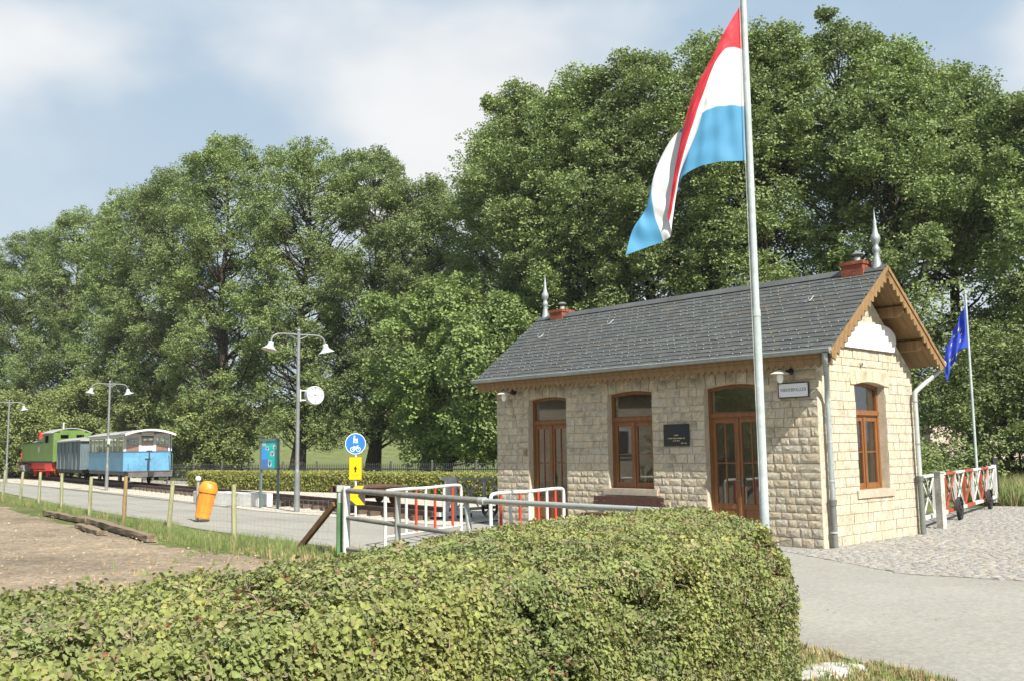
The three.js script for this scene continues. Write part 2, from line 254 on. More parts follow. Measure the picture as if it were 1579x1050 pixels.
// rock-faced stone shapes: a chiselled front on a squared block, unit size
const rs = rng(4242);
function stoneGeo(rough) {
  const nx = 5, ny = 3, P = []; const v = [];
  for (let j = 0; j <= ny; j++) for (let i = 0; i <= nx; i++) {
    const edge = i === 0 || j === 0 || i === nx || j === ny;
    const jx = edge ? 0 : (rs() - 0.5) * 0.12, jy = edge ? 0 : (rs() - 0.5) * 0.16;
    v.push([i / nx - 0.5 + jx, j / ny - 0.5 + jy, edge ? 0 : rough * (0.25 + 1.2 * rs())]);
  }
  const q = (a, b, c, d) => P.push(...a, ...b, ...c, ...a, ...c, ...d);
  for (let j = 0; j < ny; j++) for (let i = 0; i < nx; i++) { const a = v[j * (nx + 1) + i], b = v[j * (nx + 1) + i + 1], c = v[(j + 1) * (nx + 1) + i + 1], d = v[(j + 1) * (nx + 1) + i]; if (rs() < 0.5) q(a, b, c, d); else q(b, c, d, a); }
  const A = [-0.5, -0.5, 0], B = [0.5, -0.5, 0], C = [0.5, 0.5, 0], D = [-0.5, 0.5, 0], k = (p) => [p[0], p[1], -1];
  q(k(A), k(B), B, A); q(k(B), k(C), C, B); q(k(C), k(D), D, C); q(k(D), k(A), A, D);
  const g = new THREE.BufferGeometry(); g.setAttribute('position', new THREE.Float32BufferAttribute(P, 3)); g.computeVertexNormals();
  const uv = []; const ox = rs() * 5, oy = rs() * 5; for (let i = 0; i < P.length; i += 3) uv.push(ox + P[i] * 0.26 + P[i + 2] * 0.05, oy + P[i + 1] * 0.16 + P[i + 2] * 0.05);
  g.setAttribute('uv', new THREE.Float32BufferAttribute(uv, 2)); return g;
}
const ROUGH = Array.from({ length: 18 }, () => stoneGeo(1)), SMOOTH = Array.from({ length: 12 }, () => stoneGeo(0.55));
const stoneList = [];    // {x,y,w,h,kind,dist}
function fillWall(len, top, opens, seed, kind, roofCut) {
  const r = rng(seed); let y = 0.0;
  while (y < top - 0.06) {
    let h = 0.118 + r() * 0.062; if (y + h > top - 0.07) h = top - y;
    const spans = []; let lo = kind === 'front' ? -len : 0, hi = kind === 'front' ? 0 : len;
    if (roofCut) { const c = roofCut(y + h); lo = c[0]; hi = c[1]; }
    let cuts = [[lo, hi]];
    for (const [x0, x1, s, sp] of opens) {
      const yt = y + h, inO = yt > s + 0.02 && y < sp + 0.02, inL = y < sp + 0.24 && yt > sp + 0.02;
      if (!inO && !inL) continue; const a = x0 - (inL ? 0.16 : 0), b = x1 + (inL ? 0.16 : 0);
      cuts = cuts.flatMap(([p, q]) => (b <= p || a >= q ? [[p, q]] : [[p, a], [b, q]].filter(([m, n]) => n - m > 0.03)));
    }
    for (const [p, q] of cuts) {
      let x = p; while (x < q - 0.001) { let w = 0.12 + r() * r() * 0.24 + r() * 0.08; if (q - (x + w) < 0.13) w = q - x; stoneList.push({ kind, x: x + w / 2, y: y + h / 2, w: w - 0.009, h: h - 0.009, r: r() }); x += w; }
    }
    y += h;
  }
}
fillWall(8, EAVE - 0.02, OPEN, 31, 'front');
const hw0 = -BW / 2;
fillWall(3.6, 4.6, [GOPEN], 57, 'gable', (y) => (y < 3.12 ? [0, 3.6] : [Math.max(0, (y - 3.12) / 0.77), 3.6 - Math.max(0, (y - 3.12) / 0.77)]));
{
  const camL = V(8.371, 1.7, 14.907);
  for (const s of stoneList) { s.p = s.kind === 'front' ? V(s.x, s.y, 0) : V(0, s.y, -s.x); const to = camL.clone().sub(s.p), d = to.length(); to.normalize(); s.size = s.w * s.h * (s.kind === 'front' ? to.z : to.x * 1.6) / (d * d); }
  stoneList.sort((a, b) => b.size - a.size);
  const rest = { front: M.stones.map(() => []), gable: M.gstones.map(() => []) };
  stoneList.forEach((s, i) => {
    const front = s.kind === 'front', set = front ? ROUGH : SMOOTH, mats = front ? M.stones : M.gstones;
    const g = set[Math.floor(s.r * 997) % set.length], mi = Math.floor(s.r * 7919) % mats.length;
    const depth = front ? 0.0095 : 0.0065, m4 = new THREE.Matrix4();
    const lift = 0.004 + 0.008 * ((s.r * 131) % 1);
    const q = new THREE.Quaternion().setFromAxisAngle(V(0, 1, 0), front ? 0 : Math.PI / 2);
    const p = front ? V(s.x, s.y, lift - 0.006) : V(lift - 0.008, s.y, -s.x);
    m4.compose(p, q, V(s.w, s.h, depth));
    if (i < 300) { const m = new THREE.Mesh(g, mats[mi]); m.name = 'stone'; m.castShadow = m.receiveShadow = true; m.applyMatrix4(m4); (front ? frontWall : gableWall).add(m); }
    else rest[s.kind][mi].push(g.clone().applyMatrix4(m4));
  });
  for (const k of ['front', 'gable']) rest[k].forEach((l, i) => { if (l.length) { const m = part('stonework', l, (k === 'front' ? M.stones : M.gstones)[i], k === 'front' ? frontWall : gableWall, true); m.userData.kind = 'stuff'; } });
}
// flat arches of upright stones over each opening
function lintel(o, wallMesh, mats, gable, seed) {
  const r = rng(seed), [x0, x1, , ys, yc] = o, a = x0 - 0.15, b = x1 + 0.15, n = 7, top = ys + 0.27;
  const under = (x) => (x <= x0 || x >= x1 ? ys : ys + (yc - ys) * Math.sin(Math.PI * (x1 - x) / (x1 - x0)));
  for (let i = 0; i < n; i++) {
    const p = mix(a, b, i / n) + 0.005, q = mix(a, b, (i + 1) / n) - 0.005, lean = (i + 0.5 - n / 2) * 0.012, pts = [];
    for (let k = 0; k <= 4; k++) { const x = mix(p, q, k / 4); pts.push([x, under(x) + 0.002]); }
    pts.push([q + lean, top], [p + lean, top]);
    const g = new THREE.ExtrudeGeometry(shape(pts), { depth: 0.05, bevelEnabled: true, bevelThickness: 0.006, bevelSize: 0.005, bevelOffset: -0.005, bevelSegments: 1 });
    if (gable) { g.rotateY(Math.PI / 2); g.translate(-0.048 + 0.006 * r(), 0, 0); } else g.translate(0, 0, -0.042 + 0.008 * r());
    part('stone', g, mats[Math.floor(r() * mats.length)], wallMesh);
  }
}
OPEN.forEach((o, i) => lintel(o, frontWall, M.stones, false, 90 + i));
{ // the gable's arch is measured along -z, so its shape is laid out as the core was
  lintel(GOPEN, gableWall, M.gstones, true, 99);
}
// joinery: a double-leaf door or a window with fanlight, built in the plane z = 0 and set into the wall
function joinery(kind, o, wood, put) {
  const [x0, x1, y0, ys, yc] = o, f = 0.06, cx = (x0 + x1) / 2, tr = 2.27, G = [];
  const outer = new THREE.Shape(archPath(x0, x1, y0, ys, yc).getPoints()); outer.holes.push(archPath(x0 + f, x1 - f, tr + 0.06, ys - 0.055, yc - 0.06)); outer.holes.push(new THREE.Path(shape([[x0 + f, y0 + 0.03], [x1 - f, y0 + 0.03], [x1 - f, tr - 0.06], [x0 + f, tr - 0.06]]).getPoints()));
  const fr = new THREE.ExtrudeGeometry(outer, { depth: 0.07, bevelEnabled: false }); fr.translate(0, 0, -0.035); G.push(fr);
  G.push(bbox(x0 + f - 0.03, x1 - f + 0.03, tr - 0.03, tr + 0.035, 0.036, 0.065));                       // moulded transom
  const panes = [], leafB = y0 + 0.032, leafT = tr - 0.062, st = 0.075;
  for (const s of [-1, 1]) {
    const a = s < 0 ? x0 + f + 0.003 : cx + 0.004, b = s < 0 ? cx - 0.004 : x1 - f - 0.003, low = kind === 'door' ? y0 + 0.62 : leafB + 0.09;
    G.push(bbox(a, a + st, leafB, leafT, -0.02, 0.025), bbox(b - st, b, leafB, leafT, -0.02, 0.025), bbox(a + st, b - st, leafT - st, leafT, -0.018, 0.023), bbox(a + st, b - st, low - 0.09, low, -0.018, 0.023));
    if (kind === 'door') { G.push(bbox(a + st, b - st, leafB, leafB + 0.12, -0.018, 0.023), bbox(a + st - 0.004, b - st + 0.004, leafB + 0.11, low - 0.08, -0.01, 0.008), bbox(a + st + 0.04, b - st - 0.04, leafB + 0.16, low - 0.13, 0.007, 0.018)); }
    const m = (a + b) / 2, hm = mix(low, leafT - st, 0.5), gx = 0.011;
    if (kind === 'door') G.push(bbox(m - gx, m + gx, low, leafT - st, -0.012, 0.018));
    G.push(bbox(a + st, b - st, hm - gx, hm + gx, -0.011, 0.017));
    const cols = kind === 'door' ? [[a + st, m - gx], [m + gx, b - st]] : [[a + st, b - st]];
    for (const [p, q] of cols) for (const [u, v] of [[low, hm - gx], [hm + gx, leafT - st]]) panes.push(bbox(p, q, u, v, -0.003, 0.0015));
  }
  const fan = new THREE.ShapeGeometry(new THREE.Shape(archPath(x0 + f - 0.01, x1 - f + 0.01, tr + 0.05, ys - 0.05, yc - 0.055).getPoints()));
  G.push(bbox(cx - 0.028, cx + 0.028, leafB, leafT, 0.026, 0.042));
  const w = part(kind, G.map(put), wood, station);
  for (const p of panes) { const pg = new THREE.PlaneGeometry(1, 1); p.computeBoundingBox(); const bb = p.boundingBox; pg.scale(bb.max.x - bb.min.x + 0.008, bb.max.y - bb.min.y + 0.008, 1); pg.rotateZ(0); pg.rotateX((rs() - 0.5) * 0.006); pg.rotateY((rs() - 0.5) * 0.006); pg.translate((bb.max.x + bb.min.x) / 2, (bb.max.y + bb.min.y) / 2, 0.001); part('pane', put(pg), M.glass, w); }
  part('fanlight', put(fan), M.glass, w);
  return w;
}
const inFront = (g) => { g.translate(0, 0, -0.17); return g; };
const inGable = (g) => { g.rotateY(Math.PI / 2); g.translate(-0.19, 0, 0); return g; };
const dL = joinery('door', OPEN[0], M.doorWood, inFront), wM = joinery('window', OPEN[1], M.doorWood, inFront), dR = joinery('door', OPEN[2], M.doorWood, inFront);
const wG = joinery('window', GOPEN, M.winWood, inGable);
dL.userData.label = 'double glazed timber door farther from the gable'; dR.userData.label = 'double glazed timber door behind the tall flagpole'; wG.userData.label = 'lighter brown timber window in the sunlit gable';
for (const [d, x] of [[dL, -6.4], [dR, -1.685]]) part('handle', [box(0.03, 0.2, 0.012, x + 0.07, 1.08, -0.13), rod([x + 0.07, 1.1, -0.13], [x + 0.07, 1.1, -0.08], 0.01), rod([x + 0.075, 1.1, -0.085], [x - 0.03, 1.1, -0.085], 0.011)], M.castIron, d);
part('sill', bbox(-4.78, -3.42, 0.78, 0.905, -0.22, 0.05), M.sill, station);
part('sill', bbox(-0.19, 0.03, 0.77, 0.905, -2.60, -1.20), M.sill, station);
for (const i of [0, 2]) part('doorstep', bbox(OPEN[i][0] - 0.05, OPEN[i][1] + 0.05, -0.1, 0.055, -0.3, 0.1), M.sill, station);
part('lining', [bbox(OPEN[0][0] - 0.2, OPEN[2][1] + 0.2, 0.041, 0.06, -1.3, -0.36)], M.interior, station);

// roof: two slopes, slates on the front one
const RX0 = -8.37, RX1 = 0.5, EZ = 0.34, EY = 3.24, RZ = BW / 2;
const slopeLen = Math.hypot(EZ - RZ, RIDGE - EY), ang = Math.atan2(RIDGE - EY, EZ - RZ);
const onSlope = (g, rear) => { g.rotateX(ang); g.translate(0, EY, EZ); if (rear) { g.scale(1, 1, -1); g.translate(0, 0, BW); const ix = g.index; const p = g.index ? null : g.attributes.position; if (ix) for (let i = 0; i < ix.count; i += 3) { const t = ix.getX(i); ix.setX(i, ix.getX(i + 2)); ix.setX(i + 2, t); } g.computeVertexNormals(); } return g; };
const roof = part('roof', [onSlope(bbox(RX0, RX1 - 0.05, -0.07, -0.005, -slopeLen, 0))], M.soffit, station);
part('roof', [onSlope(bbox(RX0, RX1 - 0.05, -0.02, 0.018, -slopeLen + 0.07, 0), true)], M.slates[1], station);
part('roof_boarding', [onSlope(bbox(RX0 + 0.01, RX1 - 0.06, -0.07, -0.021, -slopeLen + 0.09, -0.01), true)], M.soffit, station);
{
  const r = rng(777), exp = 0.142, rows = Math.floor((slopeLen - 0.12) / exp), hooks = [], list = [];
  const wid = 0.165;
  for (let j = 0; j < rows; j++) {
    let x = RX0 + 0.01 - (j % 2 ? wid / 2 : 0) + (r() - 0.5) * 0.01;
    while (x < RX1 - 0.02) { const a = Math.max(x, RX0), b = Math.min(x + wid - 0.004, RX1 - 0.012); if (b - a > 0.03) list.push({ x: (a + b) / 2, w: b - a, j, r: r() }); x += wid + (r() - 0.5) * 0.006; }
  }
  const sg = new THREE.BoxGeometry(1, 0.007, 0.2); norm(sg); const sgs = Array.from({ length: 6 }, (_, i) => { const g = new THREE.BoxGeometry(1, 0.008, 0.2, 1, 1, 1).toNonIndexed(); const uv = g.attributes.uv; for (let k = 0; k < uv.count; k++) uv.setXY(k, uv.getX(k) * 0.16 + i * 0.71, uv.getY(k) * 0.2 + i * 0.37); return g; });
  const slope = new THREE.Matrix4().makeTranslation(0, EY, EZ).multiply(new THREE.Matrix4().makeRotationX(ang));
  const place = (s) => { const m = new THREE.Matrix4().compose(V(s.x, 0.026 + 0.003 * s.r, -0.085 - s.j * exp + (s.r - 0.5) * 0.012), new THREE.Quaternion().setFromEuler(new THREE.Euler(-0.07 - (s.r * 7 % 1) * 0.02, ((s.r * 13 % 1) - 0.5) * 0.012, ((s.r * 29 % 1) - 0.5) * 0.02)), V(s.w, 1, 1)); return slope.clone().multiply(m); };
  list.forEach((s) => { s.near = s.x * 0.6 - s.j * 0.02; }); list.sort((a, b) => b.near - a.near);
  const rest = M.slates.map(() => []);
  list.forEach((s, i) => {
    const patch = fbm3(s.x * 0.9, s.j * 0.12, 3.3, 3); let mi = Math.floor(s.r * 3989) % 6; if (mi === 4 && patch < 0.02) mi = 0; if (patch > 0.24 && s.r > 0.55) mi = 4;
    const g = sgs[Math.floor(s.r * 601) % 6], m4 = place(s);
    if (i < 300) { const m = new THREE.Mesh(g, M.slates[mi]); m.name = 'slate'; m.castShadow = m.receiveShadow = true; m.applyMatrix4(m4); roof.add(m); } else rest[mi].push(g.clone().applyMatrix4(m4));
    if (s.r > 0.45) hooks.push(new THREE.BoxGeometry(0.009, 0.010, 0.02).applyMatrix4(new THREE.Matrix4().makeTranslation((s.r - 0.5) * 0.02, 0.008, 0.102)).applyMatrix4(new THREE.Matrix4().copy(m4).scale(V(1 / s.w, 1, 1))));
  });
  rest.forEach((l, i) => { const m = part('slate_field', l, M.slates[i], roof, true); m.userData.kind = 'stuff'; });
  part('slate_hooks', hooks, M.zincLight, roof).userData.kind = 'stuff';
  // ridge capping of larger slates
  for (let i = 0; i < 29; i++) { const x = RX0 + 0.155 + i * 0.3055; part('ridge_slate', onSlope(box(0.302, 0.012, 0.2, x, 0.05, -slopeLen + 0.072, 0.03, 0, 0.006 * (i % 3 - 1))), M.slates[i % 3], roof); }
  part('ridge_cap', [onSlope(bbox(RX0, RX1 - 0.01, 0.0, 0.034, -slopeLen + 0.08, -slopeLen + 0.25), true), rod([RX0, RIDGE + 0.03, RZ], [RX1 - 0.015, RIDGE + 0.03, RZ], 0.032, 0.032, 10)], M.slates[5], station);
  for (const [x, k] of [[-0.62, 0.30], [-5.55, 0.24], [-7.55, 0.32]]) part('roof_hook', tube([[x, EY + 0.03, EZ], [x, EY + 0.05, EZ]].length ? [[x, EY + (RIDGE - EY) * (1 - k) + 0.04, EZ + (RZ - EZ) * (1 - k)], [x + 0.01, EY + (RIDGE - EY) * (1 - k) - 0.06, EZ + (RZ - EZ) * (1 - k) + 0.16], [x + 0.02, EY + (RIDGE - EY) * (1 - k) - 0.07, EZ + (RZ - EZ) * (1 - k) + 0.22], [x + 0.03, EY + (RIDGE - EY) * (1 - k) + 0.0, EZ + (RZ - EZ) * (1 - k) + 0.24]] : [], 0.008, 6, 16), M.zincLight, station);
}
// verge boards with a saw-cut lower edge, valance under the gutter
function sawBoard(len, h, tooth, deep, th, slot) {
  const pts = [[0, 0], [len, 0], [len, -h]]; const n = Math.round(len / tooth), w = len / n;
  for (let i = n; i > 0; i--) { const a = i * w; pts.push([a - w * 0.10, -h - deep * 0.35], [a - w * 0.42, -h - deep], [a - w * 0.62, -h - deep * 0.85], [a - w * 0.86, -h - deep * 0.1], [a - w, -h]); }
  const s = shape(pts); return new THREE.ExtrudeGeometry(s, { depth: th, bevelEnabled: false });
}
{
  for (const sd of [0, 1]) {
    const b = sawBoard(slopeLen + 0.05, 0.13, 0.165, 0.075, 0.03); b.translate(-0.05, 0.012, 0);      // along the slope, from the eave up
    const trim = bbox(-0.06, slopeLen + 0.01, -0.035, 0.03, 0.03, 0.052);
    for (const [g, nm] of [[b, 'bargeboard'], [trim, 'verge_strip']]) {
      g.rotateZ(ang); g.rotateY(Math.PI / 2);                     // length now runs along -z, upward
      g.translate(RX1 - 0.04, EY, EZ); if (sd) { g.scale(1, 1, -1); g.translate(0, 0, BW); const n = norm(g); const p = n.attributes.position.array; for (let i = 0; i < p.length; i += 9) for (let k = 0; k < 3; k++) { const t = p[i + k]; p[i + k] = p[i + 6 + k]; p[i + 6 + k] = t; } n.computeVertexNormals(); part(nm, n, M.barge, station); } else part(nm, g, M.barge, station);
    }
  }
  const v = sawBoard(RX1 - RX0 - 0.1, 0.13, 0.145, 0.075, 0.022); v.translate(RX0 + 0.04, EY - 0.055, EZ - 0.06); part('valance', v, M.valance, station);
  part('fascia', bbox(RX0 + 0.02, RX1 - 0.05, EY - 0.10, EY - 0.02, EZ - 0.036, EZ - 0.012), M.valance, station);
  part('soffit_board', [bbox(RX0 + 0.03, RX1 - 0.06, EY - 0.02, EY - 0.0, 0.03, EZ - 0.065)], M.soffit, station);
  const zs = [-1.09, -0.33, -2.51, -3.27];
  for (const z of zs) { const y = EY + (RIDGE - EY) * (EZ - (z > RZ ? z : BW - z)) / (EZ - RZ) - 0.19; const g = new THREE.ExtrudeGeometry(shape([[-0.3, -0.09], [0.30, -0.09], [0.36, -0.05], [0.42, -0.02], [0.43, 0.09], [-0.3, 0.09]]), { depth: 0.13, bevelEnabled: true, bevelSize: 0.008, bevelThickness: 0.008, bevelSegments: 1 }); g.translate(0, y, z - 0.065); part('purlin', g, M.beam, station); }
}
// gutter, downpipes
{
  const arc = []; for (let i = 0; i <= 8; i++) { const a = Math.PI + (Math.PI * i) / 8; arc.push([Math.cos(a) * 0.06, Math.sin(a) * 0.06]); } for (let i = 8; i >= 0; i--) { const a = Math.PI + (Math.PI * i) / 8; arc.push([Math.cos(a) * 0.053, Math.sin(a) * 0.053]); }
  const g = new THREE.ExtrudeGeometry(shape(arc), { depth: RX1 - RX0, bevelEnabled: false }); g.rotateY(Math.PI / 2); g.translate(RX0, EY + 0.025, EZ + 0.055);
  const gu = part('gutter', [g, rod([RX0, EY + 0.028, EZ + 0.115], [RX1, EY + 0.028, EZ + 0.115], 0.011), rod([RX1 - 0.012, EY + 0.0, EZ + 0.055], [RX1, EY, EZ + 0.055], 0.055, 0.055, 14), rod([RX0, EY + 0.0, EZ + 0.055], [RX0 + 0.012, EY, EZ + 0.055], 0.055, 0.055, 14)], M.zinc, station);
  for (let i = 0; i < 14; i++) { const x = RX0 + 0.3 + i * 0.63; part('gutter_bracket', box(0.022, 0.012, 0.13, x, EY + 0.036, EZ + 0.055), M.zincLight, gu); }
  const gr = new THREE.ExtrudeGeometry(shape(arc), { depth: RX1 - RX0, bevelEnabled: false }); gr.rotateY(Math.PI / 2); gr.translate(RX0, EY + 0.025, BW - EZ - 0.055); part('gutter', [gr, rod([RX1 - 0.012, EY, BW - EZ - 0.055], [RX1, EY, BW - EZ - 0.055], 0.055, 0.055, 14)], M.zincLight, station);
  const p1 = part('downpipe', [tube([[0.40, EY - 0.03, EZ + 0.055], [0.38, EY - 0.16, EZ + 0.03], [0.26, 2.90, 0.12], [0.13, 2.62, -0.11], [0.095, 2.46, -0.165], [0.095, 2.2, -0.17]], 0.045, 12, 40), rod([0.095, 2.22, -0.17], [0.095, 0.74, -0.18], 0.045, 0.045, 14)], M.zinc, station);
  part('foot_pipe', [rod([0.095, 0.78, -0.18], [0.095, 0, -0.19], 0.052, 0.052, 14), rod([0.095, 0.80, -0.18], [0.095, 0.70, -0.18], 0.072, 0.060, 14)], M.castIron, p1);
  for (const y of [2.45, 1.75, 1.1, 0.25]) part('pipe_clip', rod([0.095, y, -0.178], [0.095, y + 0.025, -0.178], y < 0.5 ? 0.06 : 0.053, y < 0.5 ? 0.06 : 0.053, 14), M.zincLight, p1);
  const p2 = part('downpipe', [tube([[0.42, EY - 0.03, BW - EZ - 0.055], [0.41, EY - 0.09, BW - EZ - 0.045], [0.37, EY - 0.15, BW - EZ - 0.01], [0.15, 2.76, -3.56], [0.105, 2.68, -3.49], [0.10, 2.58, -3.48], [0.10, 2.2, -3.48]], 0.045, 12, 40), rod([0.10, 2.22, -3.48], [0.10, 1.06, -3.49], 0.045, 0.045, 14)], M.zincLight, station);
  part('foot_pipe', [rod([0.10, 1.08, -3.49], [0.10, 0, -3.50], 0.053, 0.053, 14), rod([0.10, 1.10, -3.49], [0.10, 1.0, -3.49], 0.075, 0.06, 14)], M.castIron, p2);
  for (const y of [2.5, 1.7]) part('pipe_clip', rod([0.10, y, -3.48], [0.10, y + 0.025, -3.48], 0.053, 0.053, 14), M.zinc, p2);
}
// chimneys of real bricks, with flue caps; finials
function chimney(x, w, top) {
  const c = part('chimney', [bbox(x - w / 2 + 0.012, x + w / 2 - 0.012, RIDGE - 0.35, top - 0.012, RZ - 0.21, RZ + 0.19)], M.gmortar, station);
  const n = Math.max(2, Math.round(w / 0.2)), rows = 5, rh = 0.068; let k = 0;
  for (let j = 0; j < rows; j++) { const y = top - rh * (j + 0.5); const d = j === 0 ? 0.02 : 0.0;
    for (let i = 0; i < n; i++) { const a = x - w / 2 - d + (w + 2 * d) * i / n, b = x - w / 2 - d + (w + 2 * d) * (i + 1) / n - 0.008; part('brick', bbox(a, b, y - rh / 2 + 0.004, y + rh / 2 - 0.004, RZ + 0.1, RZ + 0.2 + d), k++ % 3 ? M.brick : M.brick2, c); part('brick', bbox(a, b, y - rh / 2 + 0.004, y + rh / 2 - 0.004, RZ - 0.22 - d, RZ - 0.12), k++ % 3 ? M.brick : M.brick2, c); }
    for (const s of [-1, 1]) for (const z of [RZ - 0.065, RZ + 0.045]) part('brick', bbox(x + s * (w / 2 + d) - s * 0.1, x + s * (w / 2 + d), y - rh / 2 + 0.004, y + rh / 2 - 0.004, z - 0.05, z + 0.05), k++ % 3 ? M.brick2 : M.brick, c); }
  part('flue', rod([x + 0.02, top - 0.02, RZ], [x + 0.02, top + 0.09, RZ], 0.055, 0.055, 16), M.zincLight, c);
  part('flue_cap', [rod([x + 0.02, top + 0.09, RZ], [x + 0.02, top + 0.15, RZ], 0.03, 0.03, 10), lathe([[0.0, 0.20], [0.06, 0.19], [0.11, 0.15], [0.11, 0.14], [0.0, 0.14]], 18).translate(x + 0.02, top, RZ)], M.castIron, c);
}
chimney(-0.08, 0.43, 5.03); chimney(-7.62, 0.40, 5.0);
for (const x of [0.30, -8.17]) part('finial', lathe([[0.12, -0.1], [0.115, 0.0], [0.07, 0.18], [0.055, 0.26], [0.075, 0.29], [0.085, 0.33], [0.075, 0.37], [0.05, 0.40], [0.06, 0.44], [0.095, 0.49], [0.105, 0.54], [0.095, 0.59], [0.06, 0.64], [0.05, 0.70], [0.035, 0.80], [0.04, 0.86], [0.022, 0.90], [0.004, 1.08]], 20).scale(0.82, 1, 0.82).translate(x, RIDGE + 0.02, RZ), M.zinc, station);
// white name board in the gable (blank), name plate, plaque, bell plate
{
  const s = new THREE.Shape(); s.moveTo(0.78, 3.42); s.lineTo(2.82, 3.42); s.quadraticCurveTo(2.98, 3.60, 2.90, 3.74); s.quadraticCurveTo(2.78, 3.86, 2.50, 3.90); s.lineTo(1.10, 3.90); s.quadraticCurveTo(0.82, 3.86, 0.70, 3.74); s.quadraticCurveTo(0.62, 3.60, 0.78, 3.42);
  const g = new THREE.ExtrudeGeometry(s, { depth: 0.03, bevelEnabled: false }); g.rotateY(Math.PI / 2); g.translate(0.022, 0, 0); part('name_board', g, M.plateWhite, station);
  const nameTex = canvasTex(512, 226, (c, w, h) => { c.fillStyle = '#15161c'; c.fillRect(0, 0, w, h); c.fillStyle = '#dfe2ea'; c.fillRect(15, 15, w - 30, h - 30); c.fillStyle = '#23242c'; c.font = 'bold 66px serif'; c.textAlign = 'center'; c.textBaseline = 'middle'; c.save(); c.translate(w / 2, h / 2 - 4); c.scale(0.80, 0.95); const wd = c.measureText('NIDDERPALLEN').width; c.scale(Math.min(1.1, 545 / wd), 1); c.fillText('NIDDERPALLEN', 0, 0); c.restore(); for (const [x, y] of [[34, 34], [w - 34, 34], [34, h - 34], [w - 34, h - 34]]) { c.beginPath(); c.arc(x, y, 6, 0, 7); c.fill(); } });
  const p = part('name_sign', bbox(-0.71, -0.125, 2.52, 2.78, 0.03, 0.042), M.black, station);
  const f = new THREE.PlaneGeometry(0.585, 0.26); f.translate(-0.4175, 2.65, 0.0435); part('name_face', f, std({ map: nameTex, roughness: 0.25 }), p, true);
  const plTex = canvasTex(256, 180, (c, w, h) => { c.fillStyle = '#2b3136'; c.fillRect(0, 0, w, h); const r = rng(5); c.fillStyle = '#c9b98c'; const row = (y, x0, x1, t) => { let x = x0; while (x < x1) { const k = 3 + r() * 7; c.fillRect(x, y + r() * 1.5, k, t * (0.7 + 0.3 * r())); x += k + 1.5 + (r() < 0.22 ? 6 : 0); } }; row(86, 108, 150, 9); row(112, 40, 216, 11); row(134, 95, 165, 9); row(155, 178, 232, 9); });
  const q = part('plaque', bbox(-3.22, -2.63, 1.725, 2.14, 0.03, 0.05), std({ color: lin(0.03, 0.035, 0.04), roughness: 0.25 }), station);
  const qf = new THREE.PlaneGeometry(0.57, 0.395); qf.translate(-2.925, 1.9325, 0.0515); part('plaque_face', qf, std({ map: plTex, roughness: 0.18 }), q, true);
  part('bell_plate', [bbox(-7.11, -7.02, 1.56, 1.70, 0.022, 0.04), rod([-7.065, 1.63, 0.04], [-7.065, 1.63, 0.052], 0.018)], std({ color: lin(0.25, 0.19, 0.11), roughness: 0.6 }), station);
  part('wall_anchor', [rod([0.02, 3.16, -1.58], [0.06, 3.16, -1.58], 0.025), rod([0.0, 3.16, -1.58], [0.025, 3.16, -1.58], 0.05)], M.whiteDirty, station);
}
// wall lamps under the eaves
function wallLamp(x) {
  const b = part('wall_lamp', [rod([x, 2.97, 0.0], [x, 2.97, 0.09], 0.06, 0.055, 14), tube([[x, 2.98, 0.08], [x - 0.01, 3.05, 0.16], [x - 0.03, 3.06, 0.25], [x - 0.04, 3.0, 0.29]], 0.018, 8, 20), rod([x - 0.04, 2.95, 0.29], [x - 0.04, 3.0, 0.29], 0.035, 0.03, 12)], M.black, station);
  part('lamp_shade', lathe([[0.03, 0.055], [0.05, 0.04], [0.10, 0.025], [0.165, -0.005], [0.168, -0.012], [0.10, 0.015], [0.03, 0.04]], 24).translate(x - 0.04, 2.93, 0.29), M.enamel, b);
  part('lamp_globe', lathe([[0.0, -0.17], [0.035, -0.155], [0.055, -0.11], [0.058, -0.06], [0.045, 0.0], [0.03, 0.04]], 18).translate(x - 0.04, 2.93, 0.29), M.opal, b);
}
wallLamp(-0.47); wallLamp(-7.40);

// bench against the front, under the window
const toW = (x, y, z) => [5.117 + x * Math.cos(YAW) + z * Math.sin(YAW), y, -16.31 - x * Math.sin(YAW) + z * Math.cos(YAW)];
{
  const b = thing('bench', 'dark brown timber bench against the wall under the middle window', 'bench', toW(-4.03, 0, 0.38), YAW);
  for (const [y0, z0] of [[0.59, -0.17], [0.68, -0.185]]) part('backrest', box(1.75, 0.085, 0.035, 0, y0 + 0.035, z0, -0.12), M.benchWood, b);
  for (const z of [-0.08, 0.04, 0.16]) part('seat', box(1.75, 0.04, 0.11, 0, 0.42, z), M.benchWood, b);
  for (const x of [-0.72, 0.72]) part('leg', [box(0.12, 0.4, 0.34, x, 0.2, 0.03), box(0.12, 0.42, 0.07, x, 0.5, -0.22, -0.1)], M.concrete, b);
}

